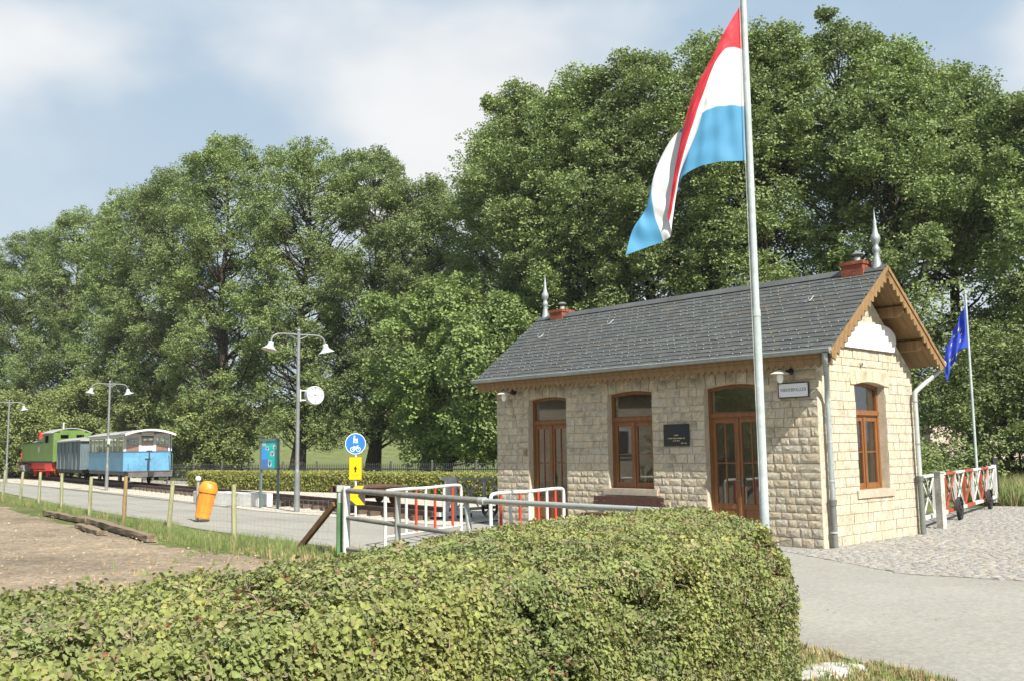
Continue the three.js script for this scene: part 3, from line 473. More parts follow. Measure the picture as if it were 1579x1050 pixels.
// ---------------------------------------------------------------- cobbled apron round the gable
{
  const pts = [[4.35, 16.2], [5.18, 13.07], [6.32, 12.33], [9, 10.7], [13, 8.6], [15, 8.2], [16.5, 12], [15.2, 20], [13.6, 26.2], [12.9, 26.6], [8.6, 20.6], [7.6, 18.9], [5.2, 16.4]];
  struct('cobbled_yard', sheet(pts, 0.001), M.cobbleBed);
  const yard = scene.children[scene.children.length - 1];
  const r = rng(606), list = [];
  const gs = Array.from({ length: 10 }, () => { // worn, domed stones
    const n = 7, P = [], ring = [], top = []; for (let i = 0; i < n; i++) { const a = (i + (r() - 0.5) * 0.6) / n * Math.PI * 2, q = 0.43 + 0.1 * r(); ring.push([Math.cos(a) * q, 0, Math.sin(a) * q]); top.push([Math.cos(a) * q * 0.78, 0.75 + 0.15 * r(), Math.sin(a) * q * 0.78]); }
    const c = [0, 1, 0]; for (let i = 0; i < n; i++) { const k = (i + 1) % n; P.push(...ring[i], ...top[i], ...ring[k], ...ring[k], ...top[i], ...top[k], ...top[i], ...c, ...top[k]); }
    const g = new THREE.BufferGeometry(); g.setAttribute('position', new THREE.Float32BufferAttribute(P, 3)); g.computeVertexNormals(); const uv = []; const o = r() * 4; for (let i = 0; i < P.length; i += 3) uv.push(o + P[i] * 0.15, o + P[i + 2] * 0.15); g.setAttribute('uv', new THREE.Float32BufferAttribute(uv, 2)); return g; });
  for (let j = 0, d = 8; d < 27; d += 0.125, j++) for (let x = 4.3 + (j % 2) * 0.07 + r() * 0.1; x < 16.5; x += 0.125 + 0.09 * r()) {
    const px = x + (r() - 0.5) * 0.03, pd = d + 0.09 * N3(x * 1.3, d * 1.3, 4) + (r() - 0.5) * 0.06; if (!inside(pts, px, pd)) continue;
    const lx = (px - 5.117) * Math.cos(YAW) - (-pd + 16.31) * Math.sin(YAW), lz = (px - 5.117) * Math.sin(YAW) + (-pd + 16.31) * Math.cos(YAW);
    if (lx < 0.01 && lz < 0.01 && lz > -3.62) continue;
    const ex = Math.abs(px / pd) > 0.60 ? 1 : 0; list.push({ x: px, d: pd, r: r(), s: 0.9 + 0.35 * r(), ex, a: r() });
  }
  list.sort((a, b) => a.ex - b.ex || a.d - b.d);
  const rest = M.cobbles.map(() => []);
  list.forEach((s, i) => {
    const clump = fbm3(s.x * 0.8, s.d * 0.8, 2.2, 2); let mi = Math.floor(s.r * 5003) % 7; if (mi === 4 && clump < 0.12) mi = 0;
    const m4 = new THREE.Matrix4().compose(V(s.x, 0.002, -s.d), new THREE.Quaternion().setFromEuler(new THREE.Euler((s.r - 0.5) * 0.1, s.a * 6, ((s.r * 17 % 1) - 0.5) * 0.1)), V(0.145 * s.s, 0.008 + 0.005 * s.a, 0.12 * s.s));
    const g = gs[Math.floor(s.a * 991) % gs.length];
    if (i < 300) { const m = new THREE.Mesh(g, M.cobbles[mi]); m.name = 'cobble'; m.castShadow = m.receiveShadow = true; m.applyMatrix4(m4); yard.add(m); } else rest[mi].push(g.clone().applyMatrix4(m4));
  });
  rest.forEach((l, i) => { const m = part('cobbles', l, M.cobbles[i], yard, true); m.userData.kind = 'stuff'; });
}

// ---------------------------------------------------------------- flagpoles and flags
// a cloth from a grid of points across (hoist to fly) and down, smoothed
function cloth(rows, nu, nv) {
  const R = rows.map((r) => new THREE.CatmullRomCurve3(r.map((p) => V(...p)), false, 'centripetal'));
  const P = [], U = [], I = [];
  const cols = []; for (let j = 0; j <= nv; j++) cols.push(new THREE.CatmullRomCurve3(R.map((c) => c.getPoint(j / nv)), false, 'centripetal'));
  for (let i = 0; i <= nu; i++) for (let j = 0; j <= nv; j++) { const p = cols[j].getPoint(i / nu); P.push(p.x, p.y, p.z + 0.012 * Math.sin(i * 0.9 + j * 0.35) * Math.min(1, i / 6) + 0.02 * N3(i * 0.16, j * 0.2, 5) * Math.min(1, i / 5)); U.push(i / nu, 1 - j / nv); }
  for (let i = 0; i < nu; i++) for (let j = 0; j < nv; j++) { const a = i * (nv + 1) + j, b = a + nv + 1; I.push(a, a + 1, b, b, a + 1, b + 1); }
  const g = new THREE.BufferGeometry(); g.setAttribute('position', new THREE.Float32BufferAttribute(P, 3)); g.setAttribute('uv', new THREE.Float32BufferAttribute(U, 2)); g.setIndex(I); g.computeVertexNormals(); return g;
}
{
  const fp = thing('flagpole', 'tall pale grey steel flagpole in front of the station', 'flagpole', [2.80, 0, -11]);
  part('pole', [rod([0, 0, 0], [0, 3.2, 0], 0.052, 0.048, 18), rod([0, 3.2, 0], [0, 8.4, 0], 0.042, 0.034, 18)], M.poleBlue, fp);
  part('collar', [rod([0, 3.17, 0], [0, 3.26, 0], 0.053, 0.047, 18)], M.poleBlue, fp);
  part('finial', new THREE.SphereGeometry(0.06, 16, 12).translate(0, 8.44, 0), M.galv, fp);
  part('halyard', [tube([[-0.045, 8.3, 0.02], [-0.06, 5, 0.03], [-0.05, 1.2, 0.03]], 0.004, 5, 10)], M.whiteDirty, fp);
  // flag points were measured against the pole: metres left of it, metres above ground, metres nearer
  const rows = [
    [[-0.038, 6.897, 0.00], [-0.042, 6.629, 0.00], [-0.039, 6.361, 0.00], [-0.040, 6.014, 0.00], [-0.041, 5.660, 0.00], [-0.037, 5.329, 0.00], [-0.032, 5.006, 0.00]],
    [[-0.235, 6.582, 0.04], [-0.225, 6.471, 0.08], [-0.231, 6.337, 0.10], [-0.231, 5.999, 0.08], [-0.254, 5.652, 0.06], [-0.305, 5.321, 0.02], [-0.379, 4.990, 0.00]],
    [[-0.412, 6.235, 0.06], [-0.392, 6.196, 0.12], [-0.387, 6.148, 0.16], [-0.414, 5.857, 0.14], [-0.462, 5.605, 0.10], [-0.528, 5.266, 0.05], [-0.624, 4.929, 0.00]],
    [[-0.604, 5.888, 0.08], [-0.561, 5.865, 0.16], [-0.526, 5.825, 0.20], [-0.533, 5.660, 0.17], [-0.591, 5.518, 0.12], [-0.708, 5.187, 0.04], [-0.814, 4.799, -0.02]],
    [[-0.746, 5.502, 0.10], [-0.702, 5.486, 0.18], [-0.659, 5.471, 0.20], [-0.604, 5.384, 0.10], [-0.879, 5.321, -0.12], [-0.840, 5.029, -0.17], [-0.817, 4.715, -0.08]],
    [[-0.880, 4.952, 0.10], [-0.859, 4.936, 0.14], [-0.838, 4.913, 0.15], [-0.851, 4.791, 0.05], [-1.121, 4.822, -0.12], [-1.087, 4.607, -0.17], [-0.927, 4.569, -0.10]],
    [[-0.947, 4.607, 0.10], [-0.926, 4.592, 0.12], [-0.912, 4.569, 0.12], [-0.926, 4.416, 0.06], [-1.137, 4.470, -0.06], [-1.258, 4.393, -0.10], [-1.320, 4.317, -0.12]],
    [[-0.998, 4.301, 0.10], [-0.991, 4.294, 0.10], [-0.977, 4.271, 0.10], [-0.962, 4.110, 0.05], [-1.038, 4.064, 0.00], [-1.247, 3.995, -0.05], [-1.471, 3.919, -0.10]]];
  // free edge of the red third stays in front along the fold
  const mat = new THREE.MeshPhysicalMaterial({ map: canvasTex(8, 96, (c) => { c.fillStyle = '#b81c2b'; c.fillRect(0, 0, 8, 32); c.fillStyle = '#d2d2d5'; c.fillRect(0, 32, 8, 32); c.fillStyle = '#4488b0'; c.fillRect(0, 64, 8, 32); }), roughness: 0.75, sheen: 0.3, sheenRoughness: 0.5, transmission: 0.12, thickness: 0, side: THREE.DoubleSide });
  const f = part('flag', cloth(rows, 56, 42), mat, null, true); f.position.set(2.80, 0, -11); tag(f, 'red white and light blue flag hanging folded from the tall pole', 'flag');
}
{
  const fp = thing('flagpole', 'thin pale flagpole behind the red and white lattice gate', 'flagpole', [14.2, 0, -30]);
  part('pole', rod([0, 0, 0], [0, 6.35, 0], 0.045, 0.035, 14), M.poleBlue, fp);
  part('cap', rod([0, 6.35, 0], [0, 6.42, 0], 0.045, 0.04, 14), M.galv, fp);
  const rows = [
    [[-0.04, 6.1, 0], [-0.04, 5.62, 0], [-0.04, 5.15, 0], [-0.04, 4.66, 0]],
    [[-0.10, 5.9, 0.10], [-0.12, 5.4, 0.12], [-0.14, 5.0, 0.08], [-0.24, 4.62, 0.06]],
    [[-0.20, 5.66, -0.06], [-0.22, 5.2, -0.04], [-0.26, 4.85, -0.03], [-0.36, 4.50, -0.06]],
    [[-0.32, 5.45, 0.10], [-0.36, 5.0, 0.12], [-0.42, 4.6, 0.14], [-0.46, 4.3, 0.10]],
    [[-0.44, 5.2, -0.05], [-0.50, 4.8, -0.05], [-0.58, 4.3, -0.04], [-0.58, 4.05, -0.06]],
    [[-0.56, 4.95, 0.08], [-0.66, 4.5, 0.10], [-0.72, 4.0, 0.10], [-0.70, 3.75, 0.05]],
    [[-0.70, 4.70, -0.02], [-0.78, 4.3, 0.0], [-0.80, 3.9, 0.02], [-0.76, 3.58, 0.0]]];
  const t = canvasTex(384, 256, (c, w, h) => { c.fillStyle = '#1f3fae'; c.fillRect(0, 0, w, h); c.fillStyle = '#e9c93a'; for (let i = 0; i < 12; i++) { const a = (i / 12) * Math.PI * 2, x = w / 2 + Math.sin(a) * 82, y = h / 2 - Math.cos(a) * 82; c.beginPath(); for (let k = 0; k < 10; k++) { const b = (k / 10) * Math.PI * 2, q = k % 2 ? 6 : 15; c.lineTo(x + Math.sin(b) * q, y - Math.cos(b) * q); } c.closePath(); c.fill(); } });
  const f = part('flag', cloth(rows, 30, 20), new THREE.MeshPhysicalMaterial({ map: t, roughness: 0.8, transmission: 0.1, thickness: 0, side: THREE.DoubleSide }), null, true); f.position.set(14.2, 0, -30); tag(f, 'blue flag with yellow stars hanging limp right of the roof', 'flag');
}

// ---------------------------------------------------------------- platform lamps
const TD = [-0.5617, 0.827];                      // the way the track runs: left and away
const TRK = -Math.atan2(0.827, 0.5617);           // turn that lays a thing's x axis along the track, towards us
function lampPost(pos, label) {
  const l = thing('platform_lamp', label, 'street lamp', pos, TRK, 'grey twin-arm platform lamps');
  part('post', [rod([0, 0, 0], [0, 1.15, 0], 0.085, 0.078, 14), rod([0, 1.15, 0], [0, 5.2, 0], 0.058, 0.05, 14), rod([0, 1.12, 0], [0, 1.22, 0], 0.08, 0.058, 14)], M.lampGrey, l);
  part('cap', new THREE.SphereGeometry(0.06, 12, 8).translate(0, 5.24, 0), M.lampGrey, l);
  for (const s of [-1, 1]) {
    part('arm', [tube([[0, 5.12, 0], [0, 5.13, s * 0.45], [0, 5.1, s * 0.68], [0, 5.0, s * 0.8], [0, 4.86, s * 0.84]], 0.026, 8, 20), rod([0, 4.98, s * 0.02], [0, 5.1, s * 0.28], 0.015)], M.lampGrey, l);
    const h = lathe([[0.03, 0.16], [0.075, 0.15], [0.085, 0.06], [0.10, 0.02], [0.17, -0.05], [0.25, -0.10]], 22), hi = lathe([[0.245, -0.103], [0.165, -0.058], [0.095, 0.01], [0.0, 0.02]], 22);
    for (const g of [h, hi]) { g.rotateX(-s * 0.22); g.translate(0, 4.74, s * 0.86); }
    const sh = part('lamp_shade', h, M.shade, l); part('shade_lining', hi, M.shadeIn, sh);
  }
  return l;
}
const lamp1 = lampPost([-6.27, 0, -28.3], 'platform lamp that carries the round clock'); delete lamp1.userData.group; lamp1.userData.group = 'grey twin-arm platform lamps';
const lamp2 = copyThing(lamp1, [-19.6, 0, -47.1], TRK, 'platform lamp standing in front of the blue railway coach'); part('notice_box', box(0.2, 0.26, 0.1, 0.09, 2.35, 0), M.white, lamp2);
copyThing(lamp1, [-32.3, 0, -62.2], TRK, 'farthest platform lamp at the left edge, beside the steam engine');
{
  const c = thing('station_clock', 'round white station clock on the lamp post', 'clock', [-6.27, 3.36, -28.3], TRK);
  const cz = -0.50;   // out from the post, on the far side of the track axis
  part('bracket', [bar([0, 0.14, -0.05], [0, 0.14, cz + 0.2], 0.03, 0.03), bar([0, -0.14, -0.05], [0, -0.14, cz + 0.2], 0.03, 0.03), box(0.04, 0.36, 0.03, 0, 0, -0.07)], M.white, c);
  const ring = lathe([[0.20, -0.12], [0.265, -0.12], [0.275, -0.10], [0.275, 0.10], [0.265, 0.12], [0.235, 0.12], [0.23, 0.105]], 40); ring.rotateZ(-Math.PI / 2); ring.translate(0, 0, cz);
  part('case', ring, M.zincLight, c);
  for (const s of [-1, 1]) {
    const f = new THREE.CircleGeometry(0.235, 40); f.rotateY(s * Math.PI / 2); f.translate(s * 0.105, 0, cz); const dial = part('dial', f, M.plateWhite, c);
    for (let i = 0; i < 12; i++) { const a = (i / 12) * Math.PI * 2, g = box(0.003, 0.05, i % 3 ? 0.014 : 0.022, 0, 0.195, 0); g.rotateX(a); g.translate(s * 0.108, 0, cz); part('hour_mark', g, M.black, dial); }
    for (const [deg, l, w] of [[321, 0.13, 0.014], [261, 0.19, 0.012]]) { const g = box(0.003, l, w, 0, l / 2 - 0.02, 0); g.rotateX((s > 0 ? -1 : 1) * deg * Math.PI / 180); g.translate(s * 0.112, 0, cz); part('hand', g, M.black, dial); }
  }
}

// ---------------------------------------------------------------- signs
{
  const s = thing('road_sign', 'white post carrying a blue round sign and two yellow plates', 'road sign', [-4.2, 0, -26]);
  s.rotation.y = -0.08;
  part('post', [rod([0, 0, 0], [0, 2.15, 0], 0.03, 0.03, 12)], M.white, s);
  const blue = canvasTex(256, 256, (c) => {
    c.fillStyle = '#e9eef6'; c.fillRect(0, 0, 256, 256); c.fillStyle = '#2f6fc4'; c.beginPath(); c.arc(128, 128, 121, 0, 7); c.fill();
    c.fillStyle = '#eef2f7'; c.strokeStyle = '#eef2f7'; c.lineCap = 'round';
    c.beginPath(); c.arc(115, 38, 10, 0, 7); c.fill(); c.lineWidth = 20; c.beginPath(); c.moveTo(113, 60); c.lineTo(113, 86); c.stroke(); c.lineWidth = 9; c.beginPath(); c.moveTo(110, 88); c.lineTo(104, 116); c.moveTo(116, 88); c.lineTo(124, 116); c.moveTo(118, 62); c.lineTo(136, 84); c.stroke();
    c.beginPath(); c.arc(148, 72, 8, 0, 7); c.fill(); c.lineWidth = 13; c.beginPath(); c.moveTo(148, 86); c.lineTo(148, 98); c.stroke(); c.lineWidth = 7; c.beginPath(); c.moveTo(145, 100); c.lineTo(142, 118); c.moveTo(151, 100); c.lineTo(156, 118); c.stroke();
    c.lineWidth = 7; for (const x of [92, 164]) { c.beginPath(); c.arc(x, 196, 25, 0, 7); c.stroke(); }
    c.beginPath(); c.moveTo(92, 196); c.lineTo(110, 166); c.lineTo(152, 166); c.lineTo(128, 196); c.lineTo(92, 196); c.moveTo(128, 196); c.lineTo(106, 158); c.moveTo(164, 196); c.lineTo(150, 154); c.lineTo(162, 150); c.stroke();
  });
  const disc = part('round_plate', rod([0, 1.91, 0.035], [0, 1.91, 0.048], 0.28, 0.28, 40), M.galv, s).translateY(0);
  disc.geometry.rotateX(0); disc.geometry.dispose(); disc.geometry = norm(new THREE.CylinderGeometry(0.28, 0.28, 0.012, 40).rotateX(Math.PI / 2).translate(0, 1.91, 0.04));
  const df = new THREE.CircleGeometry(0.278, 40); df.translate(0, 1.91, 0.0475); part('sign_face', df, std({ map: blue, roughness: 0.35 }), disc, true);
  const yel = canvasTex(160, 280, (c, w, h) => { c.fillStyle = '#6b4d0a'; c.fillRect(0, 0, w, h); c.fillStyle = '#f0b400'; c.fillRect(5, 5, w - 10, h - 10); c.fillStyle = '#30200c'; c.beginPath(); c.moveTo(80, 108); c.lineTo(104, 150); c.lineTo(90, 150); c.lineTo(90, 188); c.lineTo(70, 188); c.lineTo(70, 150); c.lineTo(56, 150); c.closePath(); c.fill(); c.fillStyle = '#8a6410'; const r = rng(3); for (let x = 40; x < 120; x += 11) c.fillRect(x, 216 + r() * 2, 7, 8); });
  const yp = part('arrow_plate', box(0.35, 0.61, 0.012, 0, 1.26, 0.04), M.galv, s); const yf = new THREE.PlaneGeometry(0.348, 0.608); yf.translate(0, 1.26, 0.0475); part('sign_face', yf, std({ map: yel, roughness: 0.4 }), yp, true);
  const chev = canvasTex(200, 260, (c, w, h) => { c.fillStyle = '#3b3a38'; c.fillRect(0, 0, w, h); c.fillStyle = '#f0b400'; c.beginPath(); c.moveTo(0, 70); c.lineTo(0, 190); c.lineTo(90, 260); c.lineTo(196, 260); c.lineTo(102, 138); c.lineTo(190, 0); c.lineTo(70, 0); c.closePath(); c.fill(); });
  const cp = part('chevron_plate', box(0.40, 0.50, 0.012, 0.06, 0.55, 0.04), M.galv, s); const cf = new THREE.PlaneGeometry(0.398, 0.498); cf.translate(0.06, 0.55, 0.0475); part('sign_face', cf, std({ map: chev, roughness: 0.4 }), cp, true);
}
{
  const b = thing('information_board', 'framed blue-green information board on two thin posts', 'notice board', [-7.57, 0, -30.3], -0.62);
  const art = canvasTex(256, 400, (c, w, h) => { c.fillStyle = '#2aa4a0'; c.fillRect(0, 0, w, h); c.fillStyle = '#3b8fd0'; c.fillRect(0, 90, 100, 190); c.fillStyle = '#4a6fae'; c.fillRect(0, 280, 110, 120); c.fillStyle = '#8fb8a0'; c.fillRect(10, 12, 60, 66); c.fillStyle = '#35b0ac'; c.fillRect(140, 10, 100, 90); const pic = (x, y, pw, ph, a, e) => { c.fillStyle = '#d8dde0'; c.fillRect(x, y, pw, ph); c.fillStyle = a; c.fillRect(x + 4, y + 4, pw - 8, ph * 0.5); c.fillStyle = e; c.fillRect(x + 10, y + ph * 0.45, pw - 22, ph * 0.45); }; pic(66, 86, 52, 52, '#7d8fa3', '#4b5560'); pic(190, 70, 50, 56, '#a9b7c4', '#55504a'); pic(150, 160, 56, 66, '#8b98a6', '#6b4038'); pic(112, 292, 50, 86, '#5d7f86', '#3d4a4e'); });
  part('panel', box(0.74, 0.86, 0.03, 0, 1.66, 0), M.boardTeal, b);
  const f = new THREE.PlaneGeometry(0.72, 0.84); f.translate(0, 1.66, 0.0165); part('poster', f, std({ map: art, roughness: 0.3 }), b, true);
  part('frame', [box(0.86, 0.08, 0.09, 0, 2.10, 0), box(0.86, 0.06, 0.07, 0, 1.21, 0)], M.boardTeal, b);
  for (const x of [-0.4, 0.4]) part('leg', box(0.06, 2.1, 0.06, x, 1.05, 0), M.boardTeal, b);
}

// ---------------------------------------------------------------- litter bin on its post
{
  const p = thing('bin_post', 'short pale post with a white ball top beside the orange bin', 'post', [-8.05, 0, -24.95]);
  part('post', rod([0, 0, 0], [0, 0.98, 0], 0.04, 0.04, 12), M.galv, p); part('ball', new THREE.SphereGeometry(0.075, 16, 12).translate(0, 1.06, 0), M.white, p);
  const b = thing('litter_bin', 'tilted orange plastic litter bin beside the wire fence', 'litter bin', [-7.85, 0.08, -24.7]);
  const body = lathe([[0.0, 0.0], [0.165, 0.0], [0.175, 0.02], [0.205, 0.70], [0.215, 0.71]], 26); body.scale(1, 1, 0.8);
  part('body', body, M.orange, b);
  const lid = lathe([[0.235, 0.66], [0.24, 0.72], [0.235, 0.76], [0.20, 0.86], [0.13, 0.93], [0.0, 0.95]], 26); lid.scale(1, 1, 0.8);
  part('lid', [lid, box(0.18, 0.16, 0.22, 0.08, 0.84, 0.02, 0, 0, -0.2)], M.orange, b);
  for (let i = 0; i < 7; i++) { const a = -0.2 + i * 0.55; part('rib', rod([Math.cos(a) * 0.172, 0.03, Math.sin(a) * 0.138], [Math.cos(a) * 0.208, 0.66, Math.sin(a) * 0.166], 0.008, 0.008, 5), M.orange, b); }
  b.rotation.set(0.02, 0.2, -0.19);
}

// ---------------------------------------------------------------- crowd barriers: white hoops with red bars
function barrier(a, b, label, h = 1.0) {
  const L = Math.hypot(b[0] - a[0], b[1] - a[1]), g = thing('barrier', label, 'barrier', [a[0], 0, -a[1]], Math.atan2(b[1] - a[1], b[0] - a[0]), 'red and white tubular barriers');
  part('hoop', tube([[0, 0, 0], [0, h * 0.5, 0], [0, h - 0.07, 0], [0.02, h - 0.018, 0], [0.07, h, 0], [L / 2, h, 0], [L - 0.07, h, 0], [L - 0.02, h - 0.018, 0], [L, h - 0.07, 0], [L, h * 0.5, 0], [L, 0, 0]], 0.03, 10, 120), M.white, g);
  part('lower_rail', rod([0.02, 0.2, 0], [L - 0.02, 0.2, 0], 0.022), M.white, g);
  for (let i = 1; i < 8; i++) part('upright', rod([L * i / 8, 0.2, 0], [L * i / 8, h - 0.02, 0], 0.026, 0.026, 10), i % 2 ? M.red : M.white, g);
  return g;
}
barrier([-2.27, 17.3], [-1.07, 19.8], 'red and white tubular barrier behind the grey pipe gate, nearest the sign');
barrier([-0.37, 15.5], [0.88, 17.45], 'red and white tubular barrier standing before the station door');

// ---------------------------------------------------------------- pipe gate behind the hedge
{
  const a = [-2.70, 15.8], b = [1.75, 9.95], L = Math.hypot(b[0] - a[0], b[1] - a[1]);
  const g = thing('pipe_gate', 'grey tubular steel gate behind the clipped hedge', 'gate', [a[0], 0, -a[1]], Math.atan2(b[1] - a[1], b[0] - a[0]));
  part('top_rail', [rod([0, 1.08, 0], [3.8, 1.04, 0], 0.045, 0.045, 14)], M.galvOld, g);
  part('extension', [rod([3.78, 1.04, 0], [L, 1.05, 0], 0.034, 0.034, 14), rod([3.72, 1.04, 0], [3.84, 1.04, 0], 0.052, 0.052, 14)], M.galv, g);
  part('middle_rail', rod([0, 0.65, 0], [3.5, 0.58, 0], 0.036, 0.036, 12), M.galvOld, g);
  part('bottom_rail', rod([0, 0.16, 0], [2.2, 0.16, 0], 0.034, 0.034, 12), M.galvOld, g);
  part('stile', rod([0, 0.05, 0], [0, 1.15, 0], 0.06, 0.06, 14), M.white, g);
  part('upright', rod([1.62, 0.2, 0], [1.62, 1.06, 0], 0.042, 0.042, 12), M.galv, g);
  part('upright', rod([3.55, 0.25, 0], [3.4, 1.04, 0], 0.035, 0.035, 12), M.galv, g);
  const p = thing('gate_post', 'square green steel gate post at the end of the fence', 'post', [-2.83, 0, -15.92], 0.3);
  part('post', box(0.09, 1.06, 0.09, 0, 0.53, 0), M.greenPost, p); part('head', [box(0.13, 0.1, 0.13, 0.01, 1.11, 0), box(0.10, 0.2, 0.10, 0.02, 0.98, 0)], M.galv, p);
  const s = part('brace_timber', [bar([-2.92, 0.86, -15.95], [-3.72, 0.0, -16.7], 0.085, 0.07)], M.braceWood); tag(s, 'dark leaning timber propping the gate post', 'timber brace');
}

// ---------------------------------------------------------------- wire fence along the paddock
{
  const posts = [[-2.95, 16.0], [-5.31, 18.67], [-7.43, 21.12], [-9.5, 23.9], [-11.6, 26.8], [-13.7, 29.7], [-15.8, 32.6], [-17.9, 35.5], [-20.3, 38.9], [-22.9, 42.4]];
  const f = thing('wire_fence', 'low wire netting fence on pale wooden posts beside the bare soil', 'fence');
  const r = rng(12);
  posts.forEach(([x, d], i) => { if (i) { const lean = (r() - 0.5) * 0.14, h = 1.1 + r() * 0.12; part('post', [rod([x, -0.05, -d], [x + lean, h, -d + (r() - 0.5) * 0.06], 0.05, 0.044, 9)], i === 3 ? M.postBrown : M.postWood, f); } });
  const W = [];
  for (let i = 0; i < posts.length - 1; i++) {
    const [ax, ad] = posts[i], [bx, bd] = posts[i + 1], L = Math.hypot(bx - ax, bd - ad), n = Math.round(L / 0.16);
    const off = (t, y) => [mix(ax, bx, t), y - 0.05 * Math.sin(Math.PI * t) * (y / 0.95), -mix(ad, bd, t)];
    const ys = [0.05, 0.16, 0.28, 0.41, 0.55, 0.72, 0.92];
    for (const y of ys) for (let k = 0; k < 4; k++) W.push(rod(off(k / 4, y), off((k + 1) / 4, y), 0.0022, 0.0022, 3, true));
    for (let k = 1; k < n; k++) W.push(rod(off(k / n, 0.03), off((k + 0.15 * (r() - 0.5)) / n, 0.92), 0.0018, 0.0018, 3, true));
  }
  part('wire_netting', W, M.galv, f).userData.kind = 'stuff';
}
// old sleepers lying along the soil
for (const [a, b, w, h, l] of [[[-13.6, 28.5], [-10.6, 24.5], 0.2, 0.12, 'weathered sleeper lying at the soil edge, the farther one'], [[-11.35, 25.7], [-7.1, 19.3], 0.21, 0.13, 'long weathered sleeper lying at the soil edge below the orange bin'], [[-10.35, 23.4], [-8.75, 20.9], 0.2, 0.09, 'broken crumbling sleeper piece half sunk in the soil']]) {
  const m = bar([a[0], h * 0.55, -a[1]], [b[0], h * 0.5, -b[1]], h, w); const t = part('old_sleeper', [new THREE.BoxGeometry(Math.hypot(a[0] - b[0], a[1] - b[1]), h, w, 14, 2, 2)], M.oldWood);
  const p = t.geometry.attributes.position; for (let i = 0; i < p.count; i++) { const x = p.getX(i), y = p.getY(i), z = p.getZ(i); const n = 0.028 * N3(x * 2.1 + h * 50, y * 6, z * 6); p.setXYZ(i, x + n * 2, y + n + 0.02 * N3(x * 0.8, h * 9, 3), z + n * 1.4 * Math.sign(z || 1)); } t.geometry.computeVertexNormals();
  t.position.set((a[0] + b[0]) / 2, h * 0.5, -(a[1] + b[1]) / 2); t.rotation.y = Math.atan2(b[1] - a[1], b[0] - a[0]); tag(t, l, 'sleeper', 'old sleepers on the soil');
}

// ---------------------------------------------------------------- railway track
{
  const t = thing('railway_track', 'rusty narrow gauge track on pale gravel running to the train', 'railway track', [-1.55, 0, -24.24], TRK);   // x axis points towards us
  const L = 92;
  for (const z of [-0.53, 0.53]) part('rail', [bbox(-L, 0, 0.10, 0.115, z - 0.05, z + 0.05), bbox(-L, 0, 0.115, 0.20, z - 0.009, z + 0.009), bbox(-L, 0, 0.2, 0.235, z - 0.03, z + 0.03)], M.rail, t);
  const r = rng(8); const sg = norm(box(0.22, 0.13, 1.75)); const sg2 = norm(box(0.20, 0.12, 1.7));
  for (let i = 0; i < 118; i++) { const m = new THREE.Mesh(i % 2 ? sg : sg2, M.sleeper); m.name = 'sleeper'; m.position.set(-0.5 - i * 0.78, 0.045 + 0.008 * r(), (r() - 0.5) * 0.06); m.rotation.y = (r() - 0.5) * 0.03; m.castShadow = m.receiveShadow = true; t.add(m); }
  // small rusty flat wagon standing on it
  const w = thing('flat_wagon', 'low rusty flat wagon frame on the track behind the road sign', 'rail wagon', [-1.55 + TD[0] * 4.6, 0.235, -24.24 - TD[1] * 4.6], TRK);
  part('deck', [bbox(-0.9, 0.9, 0.46, 0.50, -0.8, 0.8)], M.rust, w);
  for (const z of [-0.62, 0.62]) part('frame_beam', bbox(-0.85, 0.85, 0.32, 0.455, z - 0.05, z + 0.05), M.rust, w);
  for (const x of [-0.82, 0.82]) part('headstock', bbox(x - 0.05, x + 0.05, 0.30, 0.45, -0.85, 0.85), M.rust, w);
  for (const x of [-0.45, 0.45]) { for (const z of [-0.62, 0.62]) part('axle_guard', new THREE.ExtrudeGeometry(shape([[-0.2, 0.33], [0.2, 0.33], [0.1, 0.1], [-0.1, 0.1]]), { depth: 0.03, bevelEnabled: false }).translate(x, 0, z + (z > 0 ? 0.052 : -0.082)), M.rust, w); for (const z of [-0.53, 0.53]) part('wheel', [rod([x, 0.2, z - 0.05], [x, 0.2, z + 0.05], 0.2, 0.2, 22)], M.rust, w); part('axle', rod([x, 0.2, -0.6], [x, 0.2, 0.6], 0.04), M.rust, w); }
}
// white concrete blocks at the gravel edge
{
  const a = [-10.9, 34.0], b = [-7.9, 31.25], th = Math.atan2(b[1] - a[1], b[0] - a[0]), L = Math.hypot(b[0] - a[0], b[1] - a[1]); const labs = ['pale grey concrete block farthest left behind the orange bin', 'white concrete block between the orange bin and the fence post', 'white concrete block next to the information board'];
  for (let i = 0; i < 3; i++) { const t = (i + 0.5) / 3, g = new THREE.ExtrudeGeometry(shape([[-L / 6 + 0.03, 0], [L / 6 - 0.03, 0], [L / 6 - 0.03, 0.38], [-L / 6 + 0.03, 0.40]]), { depth: 0.5, bevelEnabled: true, bevelSize: 0.012, bevelThickness: 0.012, bevelSegments: 1 }); g.translate(0, 0, -0.25); const m = part('concrete_block', g, i ? M.white : M.concrete); m.position.set(mix(a[0], b[0], t), 0.012, -mix(a[1], b[1], t)); m.rotation.y = th; tag(m, labs[i], 'concrete block', 'white concrete blocks'); }
}

